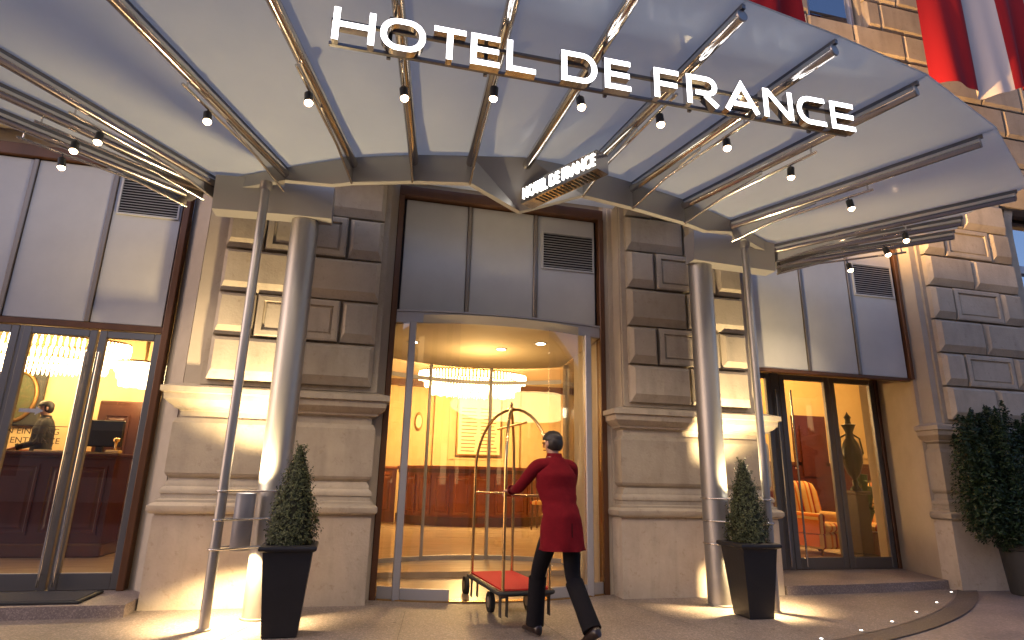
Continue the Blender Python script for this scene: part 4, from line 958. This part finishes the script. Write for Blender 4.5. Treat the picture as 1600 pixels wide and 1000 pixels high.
# ------------------------------------------------------------------ lobby shell
FZ = .08
def struct(name, m, *a): o = MB().box(*a).build(name, m); return tag(o, kind='structure')
struct('lobby_floor', MARBF, -13, 14, 1.62, 13, -.1, FZ)
struct('lobby_floor', MARBF, -13, -3.5, .6, 1.62, -.1, FZ)
struct('lobby_floor', MARBF, 3.5, 14, 1.3, 1.62, -.1, FZ)
struct('lobby_ceiling', CEIL, -13, 14, 1.62, 13, 4.5, 4.6)
struct('lobby_ceiling', CEIL, -3.5, 3.5, .43, 1.62, 3.3, 3.4)
struct('lobby_ceiling', CEIL, -13, -3.78, .6, 1.62, 3.7, 3.8)
struct('wall_back', CREAM, -3.5, 7.2, 12.5, 12.7, 0, 4.5)
struct('wall_left', CREAM, -3.7, -3.5, 1.62, 12.5, 0, 4.5)
struct('wall_back_left', CREAM, -13, -3.72, 5.6, 5.8, 0, 4.5)
struct('wall_back_right', CREAM, 6.9, 14, 6.0, 6.2, 0, 4.5)
struct('wall_partition', CREAM, 7.0, 7.2, 6.2, 12.5, 0, 4.5)
struct('wall_right', CREAM, 13.8, 14, 1.3, 6, 0, 4.5)
struct('wall_far_left', CREAM, -13, -12.8, .6, 5.6, 0, 4.5)
# pilasters and cornice of the lobby wall
for x in (-.9, .75, 3.1, 5.2): struct('wall_pilaster', CREAM, x-.22, x+.22, 12.38, 12.498, .08, 4.1)
struct('wall_cornice', WOODD, -3.4, 7.1, 12.25, 12.495, 4.1, 4.3)
struct('wainscot', MAHOG, 6.9, 13.8, 5.93, 5.998, .08, 1.75)
struct('dado_rail', WOODD, 6.9, 13.8, 5.90, 5.997, 1.751, 1.83)
struct('wainscot', CHERRY, -12.8, -3.72, 5.53, 5.598, .08, 1.6)
def wall_frame(x0, x1, z0, z1, y):
    b = MB(); b.stroke([(x0, z0), (x1, z0), (x1, z1), (x0, z1)], .06, y-.03, y-.0005, True, 0, 0); o = b.build('wall_moulding', CREAM); tag(o, kind='structure')
wall_frame(7.2, 8.3, 2.0, 3.9, 5.998); wall_frame(9.75, 11.2, 2.0, 3.9, 5.998); wall_frame(11.5, 13.2, 2.0, 3.9, 5.998); wall_frame(1.05, 2.8, 1.9, 3.95, 12.498)
struct('inner_door', MAHOG, 8.55, 9.45, 5.9, 5.997, .08, 2.95)
for z0, z1 in ((.3, 1.3), (1.5, 2.7)): struct('door_panel', MAHOG, 8.68, 9.32, 5.86, 5.899, z0, z1)

# ------------------------------------------------------------------ chandeliers
def chandelier(label, cx, cy, rx, ry, z0, z1, zc_, tiers=3, power=300):
    t = thing('chandelier', label, 'chandelier', (cx, cy, z1), 'crystal chandeliers in the lobby')
    MB().cyl((cx, cy, z1), (cx, cy, zc_), .03, n=10).build('stem', GILT, t)
    for k in range(tiers):
        u = k/max(1, tiers-1); z = z1-(z1-z0)*u*.6; f = 1-.22*u
        b = MB(); b.tube([(cx+rx*f*math.cos(R(a)), cy+ry*f*math.sin(R(a)), z) for a in range(0, 360, 15)], .018, 6, closed=True); ring = b.build('ring', GILT, t, smooth=60)
        b = MB(); n = 96
        for i in range(n):
            a = 2*math.pi*i/n; x, y = cx+rx*f*math.cos(a), cy+ry*f*math.sin(a); h_ = (z1-z0)*.4*random.uniform(.85, 1.05)
            b.loops([[(x+r*math.cos(q*2.094), y+r*math.sin(q*2.094), zz) for q in range(3)] for r, zz in ((.006, z), (.024, z-h_*.35), (.02, z-h_*.8), (.003, z-h_))])
        tag(b.build('crystal_fringe', CRYST, t), kind='stuff')
    light('chandelier_light', 'POINT', (cx, cy, z0-.12), power, (1, .60, .22), t, shadow_soft_size=.35)
    return t
chandelier('wide crystal chandelier over the reception desk, seen through the curved entrance', 1.25, 9.6, 1.5, .8, 3.50, 4.12, 4.5, 3, 600)
chandelier('crystal chandelier behind the left glass doors, nearer the outer wall', -6.95, 4.55, 1.35, .55, 2.82, 3.36, 4.5, 3, 70)
chandelier('smaller crystal chandelier behind the left glass doors, nearer the stone pier', -5.35, 4.6, .42, .4, 2.66, 3.05, 4.5, 3, 20)
t = thing('ceiling_lamp', 'ceiling lamp lighting the armchair room on the right', 'lamp', (8.0, 3.6, 4.5))
MB().lathe(8.0, 3.6, [(.1, 4.5), (.3, 4.44), (.28, 4.38), (.05, 4.3)], 24).build('shade', DOWNL, t)
light('room_light', 'POINT', (8.0, 3.6, 4.15), 400, (1, .60, .20), t, shadow_soft_size=.3)
for i, (x, y, w) in enumerate(((-.4, 6.0, 'left'), (.9, 5.6, 'right'))):
    t = thing('lobby_downlight', 'round recessed lobby ceiling light, %s of the pair behind the vestibule' % w, 'lamp', (x, y, 4.5), 'recessed lobby ceiling lights')
    MB().lathe(x, y, [(.13, 4.499), (.13, 4.485), (.1, 4.48)], 20).build('ring', GILT, t); MB().lathe(x, y, [(.095, 4.479), (.09, 4.474)], 20).build('lens', DOWNL, t)

# ------------------------------------------------------------------ reception desks
def panelled(b2, parent, x0, x1, y, z0, z1, n, m=None):
    w = (x1-x0)/n
    for i in range(n):
        a, e = x0+i*w+.06, x0+(i+1)*w-.06
        L = [[(a+q, yy, z0+.08+q), (e-q, yy, z0+.08+q), (e-q, yy, z1-.08-q), (a+q, yy, z1-.08-q)] for q, yy in ((0, y+.001), (0, y-.02), (.03, y-.02), (.045, y-.004), (.07, y-.004), (.1, y-.018))]
        MB().loops(L).build('panel', m or CHERRY, parent)
rd = thing('reception_desk', 'long cherry wood reception desk behind the left glass doors', 'desk', (-7, 3.6, FZ))
MB().box(-11, -5.1, 3.4, 4.0, FZ, 1.44).build('carcass', MAHOG, rd)
MB().cbox(-11.05, -5.03, 3.30, 4.06, 1.46, 1.52, c=.015).build('counter_top', MAHOG, rd); MB().box(-11, -5.07, 3.34, 4.02, 1.441, 1.459).build('moulding', WOODD, rd)
MB().cbox(-11.02, -5.06, 3.35, 4.03, FZ, .26, c=.02).build('plinth', WOODD, rd)
panelled(None, rd, -8.6, -5.12, 3.4, .30, 1.42, 4, MAHOG)
cd2 = thing('reception_desk', 'round fronted cherry wood reception desk seen through the curved entrance', 'desk', (1.55, 11, FZ))
def halfring(name, m, r0, r1, z0, z1, n=22):
    C = (1.6, 11.3); A = [R(180+180*i/n) for i in range(n+1)]
    b = MB(); b.loops([[(C[0]+r*math.cos(a)*1.05, C[1]+r*math.sin(a), z) for r, z in ((r0, z0), (r1, z0), (r1, z1), (r0, z1))] for a in A]); return b.build(name, m, cd2)
halfring('carcass', CHERRY, 1.5, 2.0, FZ, 1.50); halfring('counter_top', CHERRY, 1.42, 2.1, 1.521, 1.60); halfring('plinth', WOODD, 1.5, 2.05, FZ, .30); halfring('moulding', WOODD, 1.5, 2.04, 1.42, 1.52)
for i in range(11):
    a0, a1 = R(180+8+i*15), R(180+8+i*15+12); C = (1.6, 11.3)
    L = []
    for q, rr_ in ((0, 1.999), (0, 2.03), (.10, 2.03), (.16, 2.008), (.22, 2.025)):
        L.append([(C[0]+rr_*math.cos(a)*1.05, C[1]+rr_*math.sin(a), z) for a, z in ((a0+(a1-a0)*q, .36+q*.5), (a1-(a1-a0)*q, .36+q*.5), (a1-(a1-a0)*q, 1.36-q*.5), (a0+(a1-a0)*q, 1.36-q*.5))])
    MB().loops(L).build('panel', CHERRY, cd2)
sb_ = thing('side_counter', 'low cherry wood side counter left of the round reception desk', 'counter', (-1.6, 11.4, FZ))
MB().box(-3.2, -.6, 11.0, 11.8, FZ, 1.5).build('carcass', CHERRY, sb_); MB().cbox(-3.25, -.55, 10.94, 11.82, 1.502, 1.58, c=.015).build('counter_top', CHERRY, sb_); panelled(None, sb_, -3.1, -.65, 11.0, .25, 1.45, 3)
# directory board
bd = thing('directory_board', 'pale directory board with rows of lines on the lobby wall', 'board', (1.95, 12.4, 1.9))
MB().cbox(1.25, 2.72, 12.36, 12.48, 1.98, 3.9, c=.02).build('frame', GILT, bd); MB().box(1.31, 2.66, 12.345, 12.359, 2.04, 3.84).build('plate', PAPERL, bd)
for i in range(13):
    z = 2.12+i*.112
    MB().box(1.40, 1.40+random.uniform(.42, .52), 12.338, 12.3445, z, z+.03).build('text_line', INK, bd); MB().box(2.02, 2.02+random.uniform(.42, .55), 12.338, 12.3445, z, z+.03).build('text_line', INK, bd)
MB().lathe(1.98, 0, [(.09, 0), (.07, .01)], 12)
ck = thing('wall_clock', 'small oval gilt wall piece left of the directory board', 'clock', (.05, 12.45, 2.9))
b = MB(); b.loops([[(.05+rx*math.cos(R(a)), y_, 3.0+rx*2.3*math.sin(R(a))) for a in range(0, 360, 20)] for rx, y_ in ((.13, 12.497), (.13, 12.46), (.10, 12.45))]); b.build('frame', GILT, ck)
b = MB(); b.add([(.05+.09*math.cos(R(a)), 12.447, 3.0+.2*math.sin(R(a))) for a in range(0, 360, 20)], [tuple(range(18))]); b.build('face', PAPERL, ck)
for i, x in enumerate((-1.95, -2.6)):
    t = thing('wall_sconce', 'small glowing wall light at the left of the lobby, %s one' % ['nearer', 'farther'][i], 'lamp', (x, 12.3, 3.0), 'lobby wall lights')
    MB().cyl((x, 12.49, 3.3), (x, 12.3, 3.3), .02, n=8).build('arm', GILT, t); MB().lathe(x, 12.28, [(.06, 3.32), (.1, 3.6), (.09, 3.62)], 14).build('shade', DOWNL, t)
# lobby chairs
def side_chair(label, x, y, rz):
    t = thing('side_chair', label, 'chair', (x, y, FZ), 'dark side chairs in the lobby'); O = Vector((0, 0, 0))
    MB().cbox(-.24, .24, -.24, .24, .46, .53, c=.02).build('seat', STRIPE, t, origin=O)
    for sx in (-1, 1):
        MB().tube([(sx*.2, -.2, 0), (sx*.21, -.21, .25), (sx*.2, -.2, .46)], [.018, .022, .03], 8).build('leg', WOODD, t, smooth=50, origin=O)
        MB().tube([(sx*.2, .26, 0), (sx*.2, .2, .46), (sx*.21, .24, .8), (sx*.19, .3, 1.12)], [.018, .026, .022, .02], 8).build('leg', WOODD, t, smooth=50, origin=O)
    MB().tube([(-.19, .3, 1.1), (-.1, .31, 1.16), (.1, .31, 1.16), (.19, .3, 1.1)], .03, 8).build('crest_rail', WOODD, t, smooth=50, origin=O)
    for q in (-.09, 0, .09): MB().tube([(q, .22, .53), (q*1.2, .25, .85), (q, .3, 1.12)], .014, 6).build('splat', WOODD, t, smooth=50, origin=O)
    t.rotation_euler = (0, 0, R(rz)); t.scale = (1.25, 1.25, 1.3)
side_chair('dark carved side chair right of the round desk, nearer the entrance', 3.05, 8.6, 150)
side_chair('dark carved side chair right of the round desk, farther back', 3.75, 8.9, 165)
# receptionist, monitor, painting, cupboard
Jr = dict(pelvis=(0, 0, .95), waist=(0, .01, 1.12), chest=(0, .02, 1.32), collar=(0, .02, 1.48), neck=(0, .03, 1.55), jaw=(0, .05, 1.60), head=(0, .055, 1.66), crown=(0, .05, 1.725), shl=(-.19, .01, 1.45), shr=(.19, .01, 1.45),
          ell=(-.25, .06, 1.18), elr=(.25, .06, 1.18), wrl=(-.2, .28, 1.10), wrr=(.2, .28, 1.10), hipl=(-.1, 0, .9), hipr=(.1, 0, .9), knl=(-.1, .02, .5), knr=(.1, .02, .5), anl=(-.1, 0, .09), anr=(.1, 0, .09), turn=10)
person('receptionist in a dark suit standing behind the left desk', (-6.55, 4.45, FZ+.28), R(115), Jr, SUIT, SUIT, .78, 1.12)
mo = thing('monitor', 'black computer monitor on the left reception desk', 'monitor', (-5.45, 3.75, 1.52))
MB().cbox(-5.78, -5.18, 3.72, 3.78, 1.62, 2.02, c=.015).build('screen', SCREEN, mo); MB().cbox(-5.53, -5.43, 3.74, 3.80, 1.54, 1.62, c=.005).build('stand', SCREEN, mo); MB().cbox(-5.6, -5.36, 3.66, 3.9, 1.521, 1.54, c=.005).build('foot', SCREEN, mo)
pa = thing('painting', 'dark oval portrait in a square gilt frame behind the left desk', 'painting', (-7.4, 5.5, 2.2))
MB().cbox(-7.98, -7.18, 5.50, 5.59, 2.0, 3.02, c=.02).build('frame', CANVAS, pa)
b = MB(); b.tube([(-7.58+.31*math.cos(R(a)), 5.49, 2.51+.43*math.sin(R(a))) for a in range(0, 360, 12)], .035, 8, closed=True); b.build('oval_moulding', GILT, pa, smooth=60)
b = MB(); b.add([(-7.58+.30*math.cos(R(a)), 5.496, 2.51+.42*math.sin(R(a))) for a in range(0, 360, 12)], [tuple(range(30))]); b.build('canvas', GREEN, pa)
cu = thing('cupboard', 'tall dark wooden cupboard at the right end of the left reception room', 'cupboard', (-5.2, 5.2, FZ))
MB().cbox(-6.05, -4.4, 4.95, 5.52, FZ, 2.45, c=.02).build('carcass', WOODD, cu); panelled(None, cu, -6.0, -4.45, 4.95, .4, 2.3, 3, WOODD)
tl = thing('desk_lamp', 'small brass and cream desk telephone on the left reception desk', 'telephone', (-5.22, 3.6, 1.52))
MB().cbox(-5.30, -5.12, 3.5, 3.66, 1.521, 1.57, c=.012).build('base', PAPERL, tl); MB().lathe(-5.2, 3.58, [(.03, 1.57), (.015, 1.6), (.02, 1.68), (.05, 1.7), (.05, 1.74), (.02, 1.76)], 14).build('handset', BRASS, tl, smooth=50); tl.name = 'telephone'
bk = thing('ledger', 'open pale ledger lying on the left reception desk', 'book', (-6.0, 3.6, 1.52))
MB().cbox(-6.2, -5.98, 3.45, 3.75, 1.521, 1.545, c=.005).build('page_block', PAPERL, bk); MB().cbox(-5.975, -5.76, 3.45, 3.75, 1.521, 1.54, c=.005).build('page_block', PAPERL, bk)

# ------------------------------------------------------------------ armchair room
def armchair(label, x, y, rz):
    t = thing('armchair', label, 'armchair', (x, y, FZ), 'striped armchairs'); O = Vector((0, 0, 0))
    MB().cbox(-.42, .42, -.42, .40, .12, .40, c=.04).build('base', STRIPE, t, origin=O)
    MB().cbox(-.30, .30, -.45, .25, .405, .56, c=.05).build('seat_cushion', STRIPE, t, origin=O)
    b = MB(); L = []
    for z, w, y0, y1 in ((.40, .40, .18, .42), (.8, .42, .24, .48), (1.1, .41, .29, .52), (1.24, .34, .32, .53), (1.29, .2, .36, .50)):
        L.append([(-w, y0+.03, z), (-w*.8, y0, z), (w*.8, y0, z), (w, y0+.03, z), (w, y1, z), (-w, y1, z)])
    b.loops(L); b.build('backrest', STRIPE, t, smooth=50, origin=O)
    for sx in (-1, 1):
        b = MB(); b.tube([(sx*.38, -.44, .64), (sx*.38, .3, .66)], .085, 14); b.box(sx*.38-.07, sx*.38+.07, -.43, .3, .38, .66); b.build('arm', STRIPE, t, smooth=50, origin=O)
        for yy in (-.36, .36): MB().cyl((sx*.36, yy, 0), (sx*.36, yy, .13), .02, .03, 8).build('leg', WOODD, t, origin=O)
    t.rotation_euler = (0, 0, R(rz)); return t
armchair('striped armchair facing the right glass doors, behind the middle pane', 6.75, 3.25, 8)
armchair('striped armchair at the left edge of the right doors, half hidden by a door post', 5.25, 2.95, 60)
armchair('striped armchair behind the dark urn, right pane of the right doors', 7.75, 2.95, -70)
ur = thing('urn_on_pedestal', 'dark green bronze urn on a pedestal behind the right glass doors', 'urn', (6.72, 2.2, FZ))
MB().cbox(6.56, 6.88, 2.04, 2.36, FZ, .2, c=.02).build('plinth', EBONY, ur); MB().cbox(6.60, 6.84, 2.08, 2.32, .2, 1.15, c=.01).build('pedestal', EBONY, ur); MB().cbox(6.56, 6.88, 2.04, 2.36, 1.151, 1.21, c=.015).build('pedestal_cap', EBONY, ur)
MB().lathe(6.72, 2.2, [(.09, 1.21), (.09, 1.25), (.04, 1.30), (.05, 1.36), (.03, 1.40), (.10, 1.50), (.16, 1.68), (.165, 1.85), (.13, 2.0), (.07, 2.10), (.06, 2.2), (.10, 2.30), (.12, 2.33), (.05, 2.35), (.04, 2.42), (.06, 2.46), (.02, 2.52), (.002, 2.56)], 28).build('urn', URN, ur, smooth=60)
for s_ in (-1, 1): MB().tube([(6.72+s_*.14, 2.2, 1.72), (6.72+s_*.24, 2.2, 1.85), (6.72+s_*.2, 2.2, 2.1), (6.72+s_*.08, 2.2, 2.16)], .016, 8).build('handle', URN, ur, smooth=60)
pl = thing('indoor_plant', 'dark leafy indoor plant behind the right glass doors', 'plant', (7.25, 2.6, FZ))
MB().lathe(7.25, 2.6, [(.14, FZ), (.2, .5), (.22, .52), (.18, .52)], 20).build('pot', WOODD, pl)
b = MB()
for i in range(46):
    a = random.uniform(0, 6.28); r = random.uniform(.15, .42); z = random.uniform(.9, 1.65); p0_ = Vector((7.25, 2.6, .5)); p1_ = p0_+Vector((r*.45*math.cos(a), r*.45*math.sin(a), (z-.5)*.9)); p2_ = Vector((7.25+r*math.cos(a), 2.6+r*math.sin(a), z-.12)); sd2 = Vector((-math.sin(a), math.cos(a), 0))*.035
    b.add([p0_, p1_-sd2, p1_+sd2, p2_], [(0, 1, 2), (1, 3, 2)])
b.build('foliage', LEAF3, pl, normals=False)
